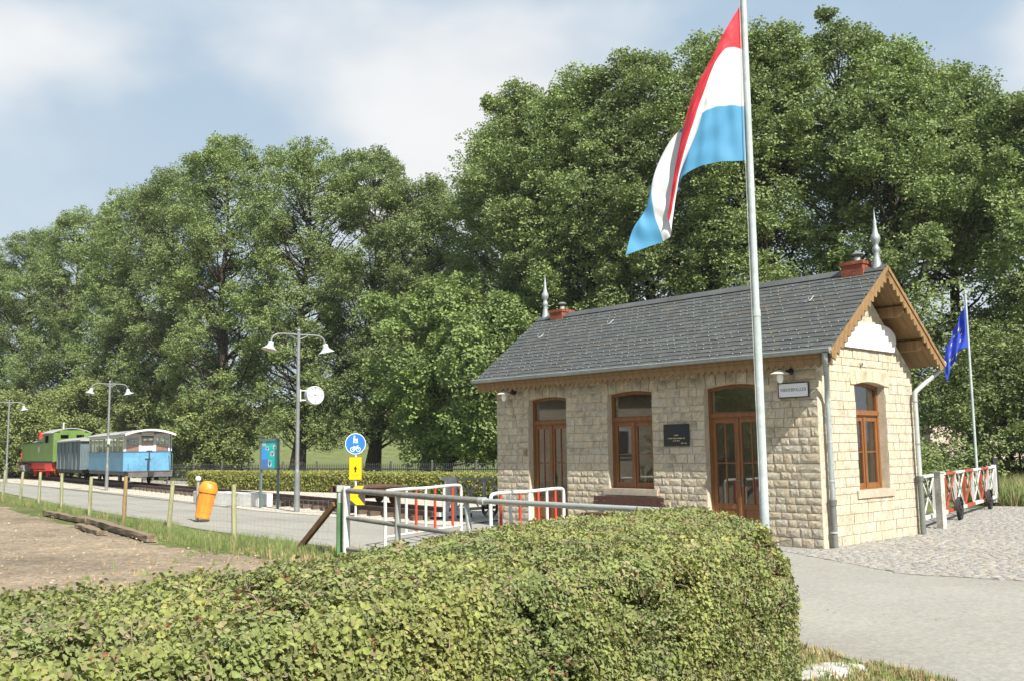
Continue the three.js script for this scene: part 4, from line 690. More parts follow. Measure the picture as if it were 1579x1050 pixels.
// ---------------------------------------------------------------- level-crossing lattice gates
function latticeGate(a, b, label, cols, wheels, h = 1.08) {
  const L = Math.hypot(b[0] - a[0], b[1] - a[1]), g = thing('lattice_gate', label, 'gate', [a[0], 0, -a[1]], Math.atan2(b[1] - a[1], b[0] - a[0]));
  const n = cols.length, w = L / n, y0 = 0.2;
  for (let i = 0; i < n; i++) {
    const x0 = i * w, x1 = x0 + w, m = cols[i];
    part('top_rail', bbox(x0, x1, h - 0.05, h, -0.04, 0.04), m, g); part('bottom_rail', bbox(x0, x1, y0, y0 + 0.07, -0.045, 0.045), m, g);
    part('stay', bbox(x0 - 0.03, x0 + 0.03, y0 + 0.07, h - 0.05, -0.03, 0.03), m, g);
    part('lattice_bar', bar([x0 + 0.03, y0 + 0.08, 0.012], [x1 - 0.03, h - 0.06, 0.012], 0.05, 0.014), m, g); part('lattice_bar', bar([x0 + 0.03, h - 0.06, -0.012], [x1 - 0.03, y0 + 0.08, -0.012], 0.05, 0.014), m, g);
    part('lattice_bar', bar([x0 + w * 0.25, y0 + 0.08, -0.03], [x0 + w * 0.75, h - 0.06, -0.03], 0.035, 0.012), M.whiteDirty, g); part('lattice_bar', bar([x0 + w * 0.75, y0 + 0.08, 0.03], [x0 + w * 0.25, h - 0.06, 0.03], 0.035, 0.012), M.whiteDirty, g);
  }
  part('end_post', bbox(L - 0.06, L + 0.06, 0.08, h + 0.03, -0.055, 0.055), cols[n - 1], g);
  for (const x of wheels) { const wl = part('wheel', [rod([x, 0.26, 0.10], [x, 0.26, 0.17], 0.26, 0.26, 26, true), rod([x, 0.26, 0.11], [x, 0.26, 0.16], 0.215, 0.215, 26, true), rod([x, 0.26, 0.04], [x, 0.26, 0.18], 0.05, 0.05, 12)], M.rubber, g); for (let k = 0; k < 8; k++) { const t = (k / 8) * Math.PI * 2; part('spoke', bar([x, 0.26, 0.135], [x + Math.cos(t) * 0.235, 0.26 + Math.sin(t) * 0.235, 0.135], 0.03, 0.02, [0, 0, 1]), M.rubber, wl); } part('fork', [bar([x - 0.2, 0.75, 0.05], [x, 0.26, 0.06], 0.04, 0.02), bar([x + 0.2, 0.75, 0.05], [x, 0.26, 0.06], 0.04, 0.02)], M.whiteDirty, wl); }
  return g;
}
latticeGate([8.15, 19.6], [13.3, 27.1], 'red and white lattice crossing gate on wheels right of the station', [M.white, M.white, M.redFaded, M.white, M.redFaded, M.white, M.redFaded, M.white], [3.1, 7.2]);
{ const p = thing('gate_post', 'square white post at the near end of the red and white lattice gate', 'post', [8.62, 0, -19.85], -0.96); part('post', [bbox(-0.07, 0.07, 0, 1.12, -0.07, 0.07), bbox(-0.085, 0.085, 1.12, 1.15, -0.085, 0.085)], M.whiteDirty, p);
  const q = part('gate_post', bbox(-0.06, 0.06, 0, 1.3, -0.06, 0.06), M.black); q.position.set(13.45, 0, -27.35); tag(q, 'dark post at the far end of the red and white lattice gate', 'post'); }
latticeGate([-1.45, 24.4], [1.35, 26.9], 'white and grey lattice crossing gate left of the station', [M.whiteDirty, M.whiteDirty, M.whiteDirty, M.whiteDirty], [1.0, 1.65], 1.0);
{ const p = thing('gate_post', 'white bracketed crossing gate post left of the station', 'post', [-1.5, 0, -24.35], 0.75);
  part('post', [bbox(-0.05, 0.05, 0, 1.06, -0.05, 0.05)], M.white, p); part('bracket', [new THREE.ExtrudeGeometry(shape([[0, 1.05], [-0.42, 1.05], [-0.42, 0.99], [-0.24, 0.96], [-0.14, 0.86], [-0.12, 0.62], [0, 0.60]]), { depth: 0.05, bevelEnabled: false }).translate(0, 0, -0.025)], M.white, p); part('sole', bbox(-0.5, 0.4, 0.10, 0.2, -0.06, 0.06), M.white, p); part('stay', [bbox(-0.26, -0.18, 0.02, 0.98, -0.03, 0.03), bar([-0.2, 0.2, 0], [0, 0.75, 0], 0.04, 0.03), bar([-0.2, 0.75, 0.03], [0, 0.2, 0.03], 0.04, 0.03)], M.white, p); }

// ---------------------------------------------------------------- the museum train (x axis towards us along the track, +z the side that faces the platform)
const onTrack = (t, lab, name, cat) => thing(name, lab, cat, [-18.45 + TD[0] * t, 0.235, -49.15 - TD[1] * t], TRK);
function wheelSet(parent, xs, r, mat, gauge = 0.53) { for (const x of xs) for (const z of [-gauge, gauge]) { const w = part('wheel', [rod([x, r, z - 0.05], [x, r, z + 0.05], r, r, 26, true), rod([x, r, z - 0.045], [x, r, z + 0.045], r * 0.86, r * 0.86, 26, true), rod([x, r, z - 0.08], [x, r, z + 0.08], r * 0.2, r * 0.2, 12), new THREE.RingGeometry(r * 0.86, r, 26).translate(x, r, z + 0.05), new THREE.RingGeometry(r * 0.86, r, 26).rotateY(Math.PI).translate(x, r, z - 0.05)], mat, parent); for (let k = 0; k < 8; k++) { const a = (k / 8) * Math.PI * 2; part('spoke', bar([x, r, z], [x + Math.cos(a) * r * 0.9, r + Math.sin(a) * r * 0.9, z], r * 0.12, 0.03, [0, 0, 1]), mat, w); } } }
{ // coach
  const c = onTrack(0, 'light blue and white railway coach at the near end of the train', 'railway_coach', 'rail coach'), L = 8.5, w = 1.15, f = 0.64, b = 1.58, t = 2.34;
  part('underframe', [bbox(-L, 0.1, f - 0.2, f - 0.02, -w + 0.05, w - 0.05), bbox(0.1, 0.75, f - 0.28, f - 0.04, -w + 0.1, w - 0.1)], M.frameGrey, c);
  part('floor', bbox(-L, 0.7, f - 0.015, f + 0.02, -w + 0.04, w - 0.04), M.frameGrey, c);
  part('side_panel', bbox(-L, 0, f, b, w - 0.05, w), M.coachBlue, c); part('side_panel', bbox(-L, 0, f, b, -w, -w + 0.05), M.coachBlue, c);
  for (const z of [-0.77, 0, 0.77]) part('end_panel', bbox(-0.05, 0.0, f, b, z - 0.383 + (z < 0 ? 0.05 : 0), z + 0.383 - (z > 0 ? 0.05 : 0)), M.coachBlue, c);
  part('end_panel', bbox(-L, -L + 0.05, f, b, -w + 0.05, w - 0.05), M.coachBlue, c);
  part('waist_rail', [bbox(-L - 0.01, 0.02, b, b + 0.05, w - 0.055, w + 0.02), bbox(-0.055, 0.02, b, b + 0.05, -w, w - 0.06), bbox(-L - 0.01, 0.02, b, b + 0.05, -w - 0.02, -w + 0.055), bbox(-L - 0.01, 0.02, f - 0.02, f + 0.02, w - 0.04, w + 0.012)], M.coachTrim, c);
  const n = 7; for (const s of [-1, 1]) for (let i = 0; i <= n; i++) { const x = -L + 0.06 + (L - 0.12) * i / n; part('window_post', bbox(x - (i === n ? 0.10 : 0.06), x + 0.06, b + 0.05, t, s * w - 0.025 - 0.025, s * w + 0.025 - 0.025), M.coachWhite, c); }
  for (const s of [-1, 1]) { part('cant_rail', bbox(-L, 0.0, t, t + 0.14, s * w - 0.05, s * w), M.coachWhite, c); for (let i = 0; i < n; i++) { const x0 = -L + 0.12 + (L - 0.12) * i / n, x1 = x0 + (L - 0.12) / n - 0.12; const p = new THREE.PlaneGeometry(x1 - x0, t - b - 0.05); p.translate((x0 + x1) / 2, (t + b + 0.05) / 2, s * w - 0.03); part('pane', p, M.glass, c); } }
  // end wall with door between two windows
  const E = [[-w + 0.05, -w + 0.13], [-0.42, -0.30], [0.30, 0.42], [w - 0.13, w - 0.05]]; for (const x of [0, -L + 0.05]) part('end_wall', [...E.map(([p, q]) => bbox(x - 0.05, x - 0.004, b + 0.05, t + 0.14, p, q)), bbox(x - 0.05, x - 0.005, t - 0.02, t + 0.18, -w + 0.13, -0.42), bbox(x - 0.05, x - 0.005, t + 0.06, t + 0.24, -0.30, 0.30), bbox(x - 0.05, x - 0.005, t - 0.02, t + 0.18, 0.42, w - 0.13), bbox(x - 0.05, x - 0.005, b + 0.05, b + 0.2, -0.30, 0.30)], M.coachWhite, c);
  part('end_door', [bbox(-0.045, -0.008, b + 0.2, b + 0.32, -0.30, 0.30)], M.coachWhite, c);
  for (const [z0, z1, y0] of [[-w + 0.13, -0.42, b + 0.05], [-0.30, 0.30, b + 0.32], [0.42, w - 0.13, b + 0.05]]) { const p = new THREE.PlaneGeometry(z1 - z0, t - 0.02 - y0); p.rotateY(Math.PI / 2); p.translate(-0.03, (t - 0.02 + y0) / 2, (z0 + z1) / 2); part('pane', p, M.glass, c); part('window_bar', [bbox(-0.035, -0.02, mix(y0, t, 0.45), mix(y0, t, 0.45) + 0.02, z0, z1), bbox(-0.07, -0.055, y0 + 0.02, y0 + 0.28, z0 + 0.02, z1 - 0.02)], M.coachWood, c); }
  for (let i = 0; i < 5; i++) part('bench_seat', [bbox(-1 - i * 1.6, -0.9 - i * 1.6, f + 0.4, b + 0.35, -0.95, 0.95)], M.coachWood, c);
  const arc = []; for (let i = 0; i <= 14; i++) { const a = -1.22 + 2.44 * i / 14; arc.push([a, t + 0.10 + 0.24 * (1 - (a / 1.22) ** 2)]); } for (let i = 14; i >= 0; i--) { const a = -1.22 + 2.44 * i / 14; arc.push([a, t + 0.145 + 0.24 * (1 - (a / 1.22) ** 2)]); }
  const ro = new THREE.ExtrudeGeometry(shape(arc), { depth: L + 1.15, bevelEnabled: false }); ro.rotateY(Math.PI / 2); ro.translate(-L - 0.55, 0, 0); part('roof', ro, M.coachRoof, c);
  const arc2 = arc.map(([x, y]) => [x * 1.004, y + (y > t + 0.12 + 0.24 * (1 - (x / 1.22) ** 2) ? 0.006 : -0.05)]); const rf = new THREE.ExtrudeGeometry(shape(arc2), { depth: 0.05, bevelEnabled: false }); rf.rotateY(Math.PI / 2); rf.translate(0.6, 0, 0); part('roof_edge', rf, M.coachWhite, c);
  part('platform_rail', [rod([0.68, f, -1.05], [0.68, f + 0.85, -1.05], 0.018), rod([0.1, f + 0.85, -1.05], [0.68, f + 0.85, -1.05], 0.018), rod([0.68, f, 1.05], [0.68, f + 0.35, 1.05], 0.018)], M.boardTeal, c);
  part('step', [bbox(0.2, 0.7, 0.12, 0.16, -1.2, -0.8), bbox(0.22, 0.28, 0.16, f - 0.2, -1.1, -1.0), bbox(0.2, 0.7, 0.12, 0.16, 0.8, 1.2), bbox(0.22, 0.3, 0.16, f - 0.2, 0.95, 1.05)], M.frameGrey, c);
  part('brake_column', [rod([0.4, f, 0], [0.4, f + 1.0, 0], 0.03), rod([0.4, f + 1.0, -0.14], [0.4, f + 1.0, 0.14], 0.03), box(0.25, 0.25, 0.25, 0.8, f - 0.12, 0)], M.under, c);
  wheelSet(c, [-1.7, -6.6], 0.32, M.under); part('axlebox', [-1.7, -6.6].flatMap((x) => [-0.9, 0.9].map((z) => box(0.5, 0.34, 0.1, x, 0.33, z))), M.under, c);
}
{ // goods van
  const c = onTrack(10.9, 'slate blue boarded goods van between coach and engine', 'goods_van', 'rail wagon'), L = 7.9, w = 1.13, f = 0.62, t = 2.36;
  part('underframe', bbox(-L - 0.2, 0.2, f - 0.2, f, -w + 0.06, w - 0.06), M.under, c);
  part('body', bbox(-L + 0.03, -0.03, f, t, -w + 0.03, w - 0.03), M.vanDark, c);
  const nb = 13, bh = (t - f) / nb;
  for (let i = 0; i < nb; i++) for (const s of [-1, 1]) part('plank', bbox(-L, 0, f + i * bh + 0.008, f + (i + 1) * bh - 0.008, s * w - s * 0.032, s * w), M.vanBlue, c);
  for (let i = 0; i < nb; i++) part('plank', bbox(-0.032, -0.004, f + i * bh + 0.008, f + (i + 1) * bh - 0.008, -w + 0.034, w - 0.034), M.vanBlue, c);
  for (const x of [-0.06, -1.35, -2.6, -3.9, -5.3, -6.6, -L + 0.06]) part('post', bbox(x - 0.06, x + 0.06, f - 0.02, t + 0.02, w, w + 0.045), x < -2.5 && x > -5.4 ? M.vanDark : M.vanBlue, c);
  part('sliding_door', bbox(-3.8, -2.7, f + 0.03, t - 0.1, w + 0.001, w + 0.03), M.vanBlue, c);
  const arc = []; for (let i = 0; i <= 10; i++) { const a = -1.22 + 2.44 * i / 10; arc.push([a, t + 0.02 + 0.22 * (1 - (a / 1.22) ** 2)]); } arc.push([1.22, t - 0.06], [-1.22, t - 0.06]);
  const ro = new THREE.ExtrudeGeometry(shape(arc), { depth: L + 0.3, bevelEnabled: false }); ro.rotateY(Math.PI / 2); ro.translate(-L - 0.15, 0.0, 0); part('roof', ro, M.coachRoof, c);
  wheelSet(c, [-1.6, -6.3], 0.34, M.under); part('axlebox', [-1.6, -6.3].flatMap((x) => [-0.9, 0.9].map((z) => box(0.5, 0.36, 0.1, x, 0.33, z))), M.under, c);
  part('buffer', [rod([0.2, f - 0.12, 0], [0.6, f - 0.12, 0], 0.09, 0.16, 14), rod([-L - 0.2, f - 0.12, 0], [-L - 0.55, f - 0.12, 0], 0.09, 0.16, 14)], M.under, c);
}
{ // tank engine, cab towards us
  const e = onTrack(20.3, 'green tank steam engine with red wheels at the head of the train', 'steam_engine', 'locomotive'), w = 1.2; e.rotation.y = -Math.atan2(0.785, 0.62); e.scale.x = 0.86;
  part('frame', bbox(-11.6, 0, 0.55, 0.98, -0.75, 0.75), M.locoRed, e); part('running_board', bbox(-11.9, 0.1, 0.98, 1.05, -w, w), M.under, e);
  for (const s of [-1, 1]) part('side_tank', bbox(-10.6, -3.4, 1.05, 2.36, s * w - s * 0.62, s * w), M.locoGreen, e);
  part('tank_edge', [bbox(-10.6, -3.4, 2.361, 2.41, w - 0.64, w + 0.02), bbox(-10.6, 0, 1.04, 1.10, w + 0.002, w + 0.02)], M.under, e);
  part('crest', new THREE.CircleGeometry(0.22, 20).translate(-4.6, 1.9, w + 0.004), M.whiteDirty, e);
  const bo = new THREE.CylinderGeometry(0.66, 0.66, 8.2, 26); bo.rotateZ(Math.PI / 2); bo.translate(-7.4, 1.95, 0); part('boiler', bo, M.locoGrey, e);
  const sl = new THREE.ExtrudeGeometry(shape([[-8.4, 2.3], [-3.42, 2.3], [-3.42, 3.0], [-4.3, 2.95], [-5.6, 2.72]]), { depth: 1.5, bevelEnabled: true, bevelSize: 0.1, bevelThickness: 0.1, bevelSegments: 3 }); sl.translate(0, 0, -0.75); part('tarpaulin', sl, M.locoGrey, e);
  part('chimney', lathe([[0.16, 2.5], [0.13, 2.7], [0.12, 3.1], [0.19, 3.2], [0.2, 3.25]], 18).translate(-10.4, 0, 0), M.locoRed, e);
  part('smokebox', [rod([-11.5, 1.9, 0], [-11.7, 1.9, 0], 0.6, 0.4, 24)], M.under, e);
  for (const s of [-1, 1]) part('cab_side', [bbox(-3.4, 0, 1.05, 2.35, s * w - s * 0.05, s * w), bbox(-3.4, -2.75, 2.35, 2.95, s * w - s * 0.05, s * w), bbox(-1.6, 0, 2.35, 2.95, s * w - s * 0.05, s * w), bbox(-2.75, -1.6, 2.82, 2.95, s * w - s * 0.05, s * w)], M.locoGreen, e);
  part('cab_end', [bbox(-0.06, -0.01, 1.05, 2.6, -w + 0.05, w - 0.05), bbox(-0.06, -0.01, 2.6, 2.85, -w + 0.05, -0.75), bbox(-0.06, -0.01, 2.6, 2.85, -0.25, 0.25), bbox(-0.06, -0.01, 2.6, 2.85, 0.75, w - 0.05), bbox(-0.06, -0.01, 2.85, 3.0, -w + 0.05, w - 0.05), bbox(-0.06, -0.012, 3.0, 3.16, -0.8, 0.8)], M.locoGreen, e);
  part('cab_front', bbox(-3.4, -3.34, 1.05, 2.95, -w + 0.05, w - 0.05), M.locoGreen, e);
  const arc = []; for (let i = 0; i <= 10; i++) { const a = -1.3 + 2.6 * i / 10; arc.push([a, 2.94 + 0.32 * (1 - (a / 1.3) ** 2)]); } for (let i = 10; i >= 0; i--) { const a = -1.3 + 2.6 * i / 10; arc.push([a, 3.0 + 0.32 * (1 - (a / 1.3) ** 2)]); }
  const ro = new THREE.ExtrudeGeometry(shape(arc), { depth: 3.4, bevelEnabled: false }); ro.rotateY(Math.PI / 2); ro.translate(-3.6, 0, 0); part('cab_roof', ro, M.coachRoof, e);
  part('whistle', rod([-1.9, 3.28, 0.2], [-1.9, 3.72, 0.2], 0.05), M.white, e);
  part('step_box', bbox(-2.4, -0.3, 0.45, 0.97, w - 0.12, w), M.locoRed, e);
  part('cylinder', [rod([-10.9, 0.6, 1.0], [-9.7, 0.6, 1.0], 0.28, 0.28, 18)], M.locoGrey, e);
  part('buffer_beam', [bbox(-12.0, -11.8, 0.6, 0.98, -1.1, 1.1), rod([-12, 0.8, 0], [-12.4, 0.8, 0], 0.1, 0.17), rod([-11.95, 1.0, 1.0], [-11.95, 1.75, 1.0], 0.03)], M.locoRed, e);
  wheelSet(e, [-9.0, -6.9, -4.8], 0.46, M.locoRed); part('coupling_rod', bbox(-9.1, -4.7, 0.38, 0.48, 0.66, 0.70), M.locoRed, e);
}

// ---------------------------------------------------------------- leaves
function leafBlade(P, o, dir, nrm, len, wid, fold) { // two folded halves
  const s = dir.clone().cross(nrm).normalize(); const tip = o.clone().addScaledVector(dir, len), m = o.clone().addScaledVector(dir, len * 0.42);
  const a = m.clone().addScaledVector(s, wid / 2).addScaledVector(nrm, fold), b = m.clone().addScaledVector(s, -wid / 2).addScaledVector(nrm, fold);
  P.push(o.x, o.y, o.z, a.x, a.y, a.z, tip.x, tip.y, tip.z, o.x, o.y, o.z, tip.x, tip.y, tip.z, b.x, b.y, b.z);
}
function leafLobed(P, o, dir, nrm, len, wid) { // toothed leaf: fan of eight
  const s = dir.clone().cross(nrm).normalize(), R = [[0.0, 0], [0.18, 0.36], [0.34, 0.30], [0.46, 0.5], [0.62, 0.34], [0.76, 0.30], [1, 0]];
  for (const k of [1, -1]) { const pts = R.map(([l, w]) => o.clone().addScaledVector(dir, l * len).addScaledVector(s, k * w * wid).addScaledVector(nrm, w * wid * 0.35 - 0.12 * len * l * l)); const c = o.clone().addScaledVector(dir, len * 0.45); for (let i = 0; i < R.length - 1; i++) { const a = pts[i], b = pts[i + 1]; if (k > 0) P.push(c.x, c.y, c.z, b.x, b.y, b.z, a.x, a.y, a.z); else P.push(c.x, c.y, c.z, a.x, a.y, a.z, b.x, b.y, b.z); } }
}
function fromPos(P) { const g = new THREE.BufferGeometry(); g.setAttribute('position', new THREE.Float32BufferAttribute(P, 3)); g.computeVertexNormals(); return g; }
function rdir(r) { const z = r() * 2 - 1, a = r() * Math.PI * 2, q = Math.sqrt(1 - z * z); return V(q * Math.cos(a), z, q * Math.sin(a)); }
function sprig(seed, n, spread, len, wid, lobed) { const r = rng(seed), P = []; for (let i = 0; i < n; i++) { const o = V((r() - 0.5) * spread, (r() - 0.5) * spread * 0.7, (r() - 0.5) * spread); const d = rdir(r); d.y = d.y * 0.5 - 0.15; d.normalize(); const up = rdir(r); up.y = Math.abs(up.y) + 0.5; const nn = up.sub(d.clone().multiplyScalar(up.dot(d))).normalize(); const k = 0.75 + 0.5 * r(); (lobed ? leafLobed : leafBlade)(P, o, d, nn, len * k, wid * k, 0.12 * wid); } return norm(fromPos(P)); }
const leafMat = new THREE.MeshPhysicalMaterial({ color: 0xffffff, roughness: 0.85, transmission: 0.42, thickness: 0, side: THREE.DoubleSide });
const treeSprigs = [1, 2, 3].map((s) => sprig(300 + s, 13, 0.46, 0.128, 0.105)), lindenSprigs = [1, 2].map((s) => sprig(320 + s, 8, 0.38, 0.165, 0.14)), bushSprigs = [1, 2].map((s) => sprig(330 + s, 10, 0.34, 0.10, 0.075));

const m4 = new THREE.Matrix4(), qq = new THREE.Quaternion(), ee = new THREE.Euler(), col = new THREE.Color();
function scatter(name, geo, mat, list, parent) { const m = new THREE.InstancedMesh(geo, mat, list.length); list.forEach((t, i) => { ee.set(t.rx, t.ry, t.rz); m4.compose(t.p, t.q || qq.setFromEuler(ee), V(t.s, t.s * (t.sy || 1), t.s)); m.setMatrixAt(i, m4); m.setColorAt(i, col.setRGB(...t.c)); }); m.castShadow = m.receiveShadow = true; m.name = parent ? name : numbered(name); m.userData.kind = 'stuff'; (parent || scene).add(m); return m; }

// a broad-crowned tree: trunk, limbs that reach into clumps of leaves
function tree(name, x, d, h, rad, base, seed, label, opt = {}) {
  const r = rng(seed), t = thing(name, label, 'tree', [x, -0.03, -d], 0, opt.group), nC = opt.clumps || 84, per = opt.per || 125, sprigs = opt.sprigs || treeSprigs, tint = opt.tint || [0.162, 0.235, 0.066];
  const tr = h * 0.017 + 0.08, lean = (r() - 0.5) * 0.05 * h, leanZ = (r() - 0.5) * 0.04 * h;
  const axis = (y) => V(lean * (y / h) ** 1.6 + 0.25 * Math.sin(y * 0.5 + seed), y, leanZ * (y / h) ** 1.6 + 0.2 * Math.cos(y * 0.43 + seed));
  const G = []; { const P = []; for (let i = 0; i <= 9; i++) { const y = h * 0.86 * i / 9; P.push(axis(y)); } for (let i = 0; i < 9; i++) G.push(rod(P[i].toArray(), P[i + 1].toArray(), tr * (1 - i / 9.5) * (i ? 1 : 1.35), tr * (1 - (i + 1) / 9.5), 9, true)); }
  const hue = 0.88 + 0.26 * r(); const limbs = [], lists = sprigs.map(() => []), cl = [];
  const Rp = (u) => rad * (0.62 + 0.38 * Math.sin(Math.PI * Math.min(1, u * 0.85 + 0.15))) * (u > 0.7 ? Math.sqrt(Math.max(0.06, 1 - ((u - 0.7) / 0.32) ** 2)) : 1) * (u < 0.12 ? 0.72 + 2.3 * u : 1);
  const extra = opt.sprigs ? 6 : 26;
  for (let i = 0; i < nC + extra; i++) {
    const out = i >= nC, u = out ? 0.25 + 0.75 * r() : clamp((i + r()) / nC * 1.0, 0, 1), y = base + (h - base) * (u * 0.97) + (out && u > 0.8 ? 0.9 * r() : 0), a = i * 2.39996 + (r() - 0.5) * 0.9, q = Rp(u) * (out ? 1.0 + 0.24 * r() : 0.40 + 0.62 * Math.sqrt(r())) * (0.85 + 0.3 * N3(a * 0.9, y * 0.22, seed));
    const c = axis(Math.min(y, h * 0.86)); c.y = y; c.x += Math.cos(a) * q; c.z += Math.sin(a) * q; const cr = (0.75 + r() * 0.95) * (opt.clump || 1) * (u > 0.88 ? 0.75 : 1) * (out ? 0.55 : 1);
    if (!opt.sprigs && u < 0.86 && N3((x + c.x) * 0.21, c.y * 0.15, 3.7) + 0.5 * N3((x + c.x) * 0.5, c.y * 0.42, 9.1) < (d < 58 ? -0.23 : -0.7)) continue;
    cl.push([c, cr]);
    const y0 = Math.max(base * 0.55, y - q * (0.55 + 0.5 * r())), s = axis(Math.min(y0, h * 0.84)), mid = s.clone().lerp(c, 0.5); mid.y -= 0.12 * q; mid.x += (r() - 0.5) * 0.5; const lr = Math.min(tr * 0.42, 0.03 + 0.016 * q);
    limbs.push(rod(s.toArray(), mid.toArray(), lr, lr * 0.7, 5, true), rod(mid.toArray(), c.toArray(), lr * 0.7, 0.015, 4, true));
    const n = Math.round(per * (0.55 + 0.45 * cr)), bright = 0.88 + 0.24 * r(), sq = opt.sprigs ? 0.62 + 0.2 * r() : 0.65 + 0.55 * r();
    for (let k = 0; k < n; k++) {
      const dv = rdir(r), rr = cr * Math.pow(r(), 0.45); const p = V(c.x + dv.x * rr * 1.15, c.y + dv.y * rr * sq - 0.10 * rr * rr, c.z + dv.z * rr * 1.15);
      const v = hue * bright * (0.72 + 0.56 * r()), yel = r() * 0.22; lists[Math.floor(r() * sprigs.length)].push({ p, rx: (r() - 0.5) * 1.2, ry: r() * 6.28, rz: (r() - 0.5) * 1.2, s: 0.75 + 0.5 * r(), c: [tint[0] * v * (1 + yel), tint[1] * v * (1 + yel * 0.4), tint[2] * v * (1 - yel * 0.3)] });
    }
  }
  const tk = part('trunk', G, M.bark, t); part('limbs', limbs, M.bark, tk);
  lists.forEach((l, i) => scatter('crown', sprigs[i], leafMat, l, t));
  return t;
}
const hor = (px) => 693 - 0.013 * (px - 789);
const poplars = [[1600, 43, 150], [1490, 46, 108], [1400, 44, 62], [1300, 48, 36], [1195, 46, 44], [1095, 49, 52], [1000, 50, 74], [905, 52, 104], [812, 55, 128], [772, 62, 190], [655, 68, 276], [575, 70, 226], [462, 71, 214], [338, 73, 204], [262, 80, 262], [195, 86, 296], [112, 92, 326], [30, 96, 356], [-55, 104, 372]];
const where = ['at the right edge of the view', 'behind the blue starred flag', 'rising right of the gable finial', 'above the gable end of the roof', 'right of the tall flagpole', 'behind the red white and blue flag', 'left of the flag, above the roof middle', 'above the roof near its left end', 'over the left chimney', 'left of the station, under the notch in the skyline', 'at the low notch in the skyline', 'behind the blue road sign', 'behind the clock', 'tallest behind the blue coach', 'above the blue coach roof', 'above the platform lamp by the coach', 'above the goods van', 'above the steam engine', 'at the left edge of the view'];
poplars.forEach(([px, d, top], i) => { const x = (px - 789) / 1497 * d, h = (1.7 + (hor(px) - top) / 1497 * d) * 1.03; tree('poplar_tree', x, d, h, [3.9, 3.7, 3.8, 4.1, 3.5, 4.0, 3.6, 3.9, 4.0, 3.9, 4.4, 5.0, 5.4, 5.4, 5.0, 5.2, 5.4, 5.2, 5.4][i], i > 8 ? 3.0 : 3.4, 1000 + i * 37, 'tall leafy green tree ' + where[i], { group: 'row of tall trees behind the track', clumps: i < 9 ? 96 : 106, per: 80 }); });
tree('linden_tree', -3.6, 54, 11.5, 4.4, 1.5, 5001, 'low spreading bright green tree just left of the station', { clumps: 52, per: 120, sprigs: lindenSprigs, tint: [0.165, 0.255, 0.055], group: 'smaller trees by the railings' });
tree('linden_tree', -0.6, 50, 9.0, 3.2, 1.7, 5009, 'bright green tree touching the left corner of the station', { clumps: 34, per: 120, sprigs: lindenSprigs, tint: [0.16, 0.25, 0.055], group: 'smaller trees by the railings' });
for (const [x, d, h, w, s, l] of [[-38.5, 76, 6.5, 3.4, 1, 'leafy bush behind the front of the steam engine'], [-35, 80, 8, 4.0, 2, 'large leafy bush behind the steam engine cab'], [-43, 80, 7, 4.2, 3, 'leafy bush at the left edge behind the lamp'], [-29, 78, 7, 3.6, 4, 'leafy bush behind the goods van'], [-22.5, 72, 6, 3.4, 5, 'leafy bush behind the blue coach'], [13.2, 33, 1.5, 1.5, 6, 'round bush behind the lattice gate, left of the thin flagpole'], [17.4, 34, 5.6, 2.4, 7, 'tall bush behind the lattice gate, right of the thin flagpole'], [19.8, 33, 5.0, 2.6, 8, 'tall bush above the grassy verge at the right edge'], [-24.5, 3.5, 4.6, 2.6, 10, 'leafy bush before the farmhouse, nearest the camera'], [-25, 8.5, 4.2, 2.7, 11, 'leafy bush before the farmhouse, the middle one'], [-24, 14, 4.8, 2.7, 12, 'leafy bush before the farmhouse, farthest along'], [11.6, 31, 1.3, 1.2, 9, 'low bush behind the downpipe and lattice gate']]) tree('bush', x, d, h, w, 0.35, 6000 + s * 13, l, { clumps: Math.round(14 + w * 5), per: 110, sprigs: s > 5 ? bushSprigs : lindenSprigs, tint: s > 5 ? [0.145, 0.205, 0.05] : [0.165, 0.215, 0.055], group: 'bushes behind the track' });

// ---------------------------------------------------------------- iron railing behind the low hedge
{
  const a = [-22, 57.9], b = [4.5, 37.5], L = Math.hypot(b[0] - a[0], b[1] - a[1]), n = 13, f = thing('iron_railing', 'black iron railing behind the low clipped hedge', 'railing', [a[0], 0, -a[1]], Math.atan2(b[1] - a[1], b[0] - a[0]));
  for (let i = 0; i <= n; i++) part('post', [box(0.07, 1.2, 0.07, L * i / n, 0.6, 0), new THREE.SphereGeometry(0.055, 8, 6).translate(L * i / n, 1.23, 0)], M.frameGrey, f);
  for (const y of [0.22, 0.88]) part('rail', bbox(0, L, y - 0.025, y + 0.025, -0.02, 0.02), M.railing, f);
  const P = []; for (let x = 0.12; x < L; x += 0.125) P.push(box(0.022, 1.06, 0.022, x, 0.56, 0), new THREE.ConeGeometry(0.02, 0.09, 4).translate(x, 1.13, 0)); part('pickets', P, M.railing, f).userData.kind = 'stuff';
}
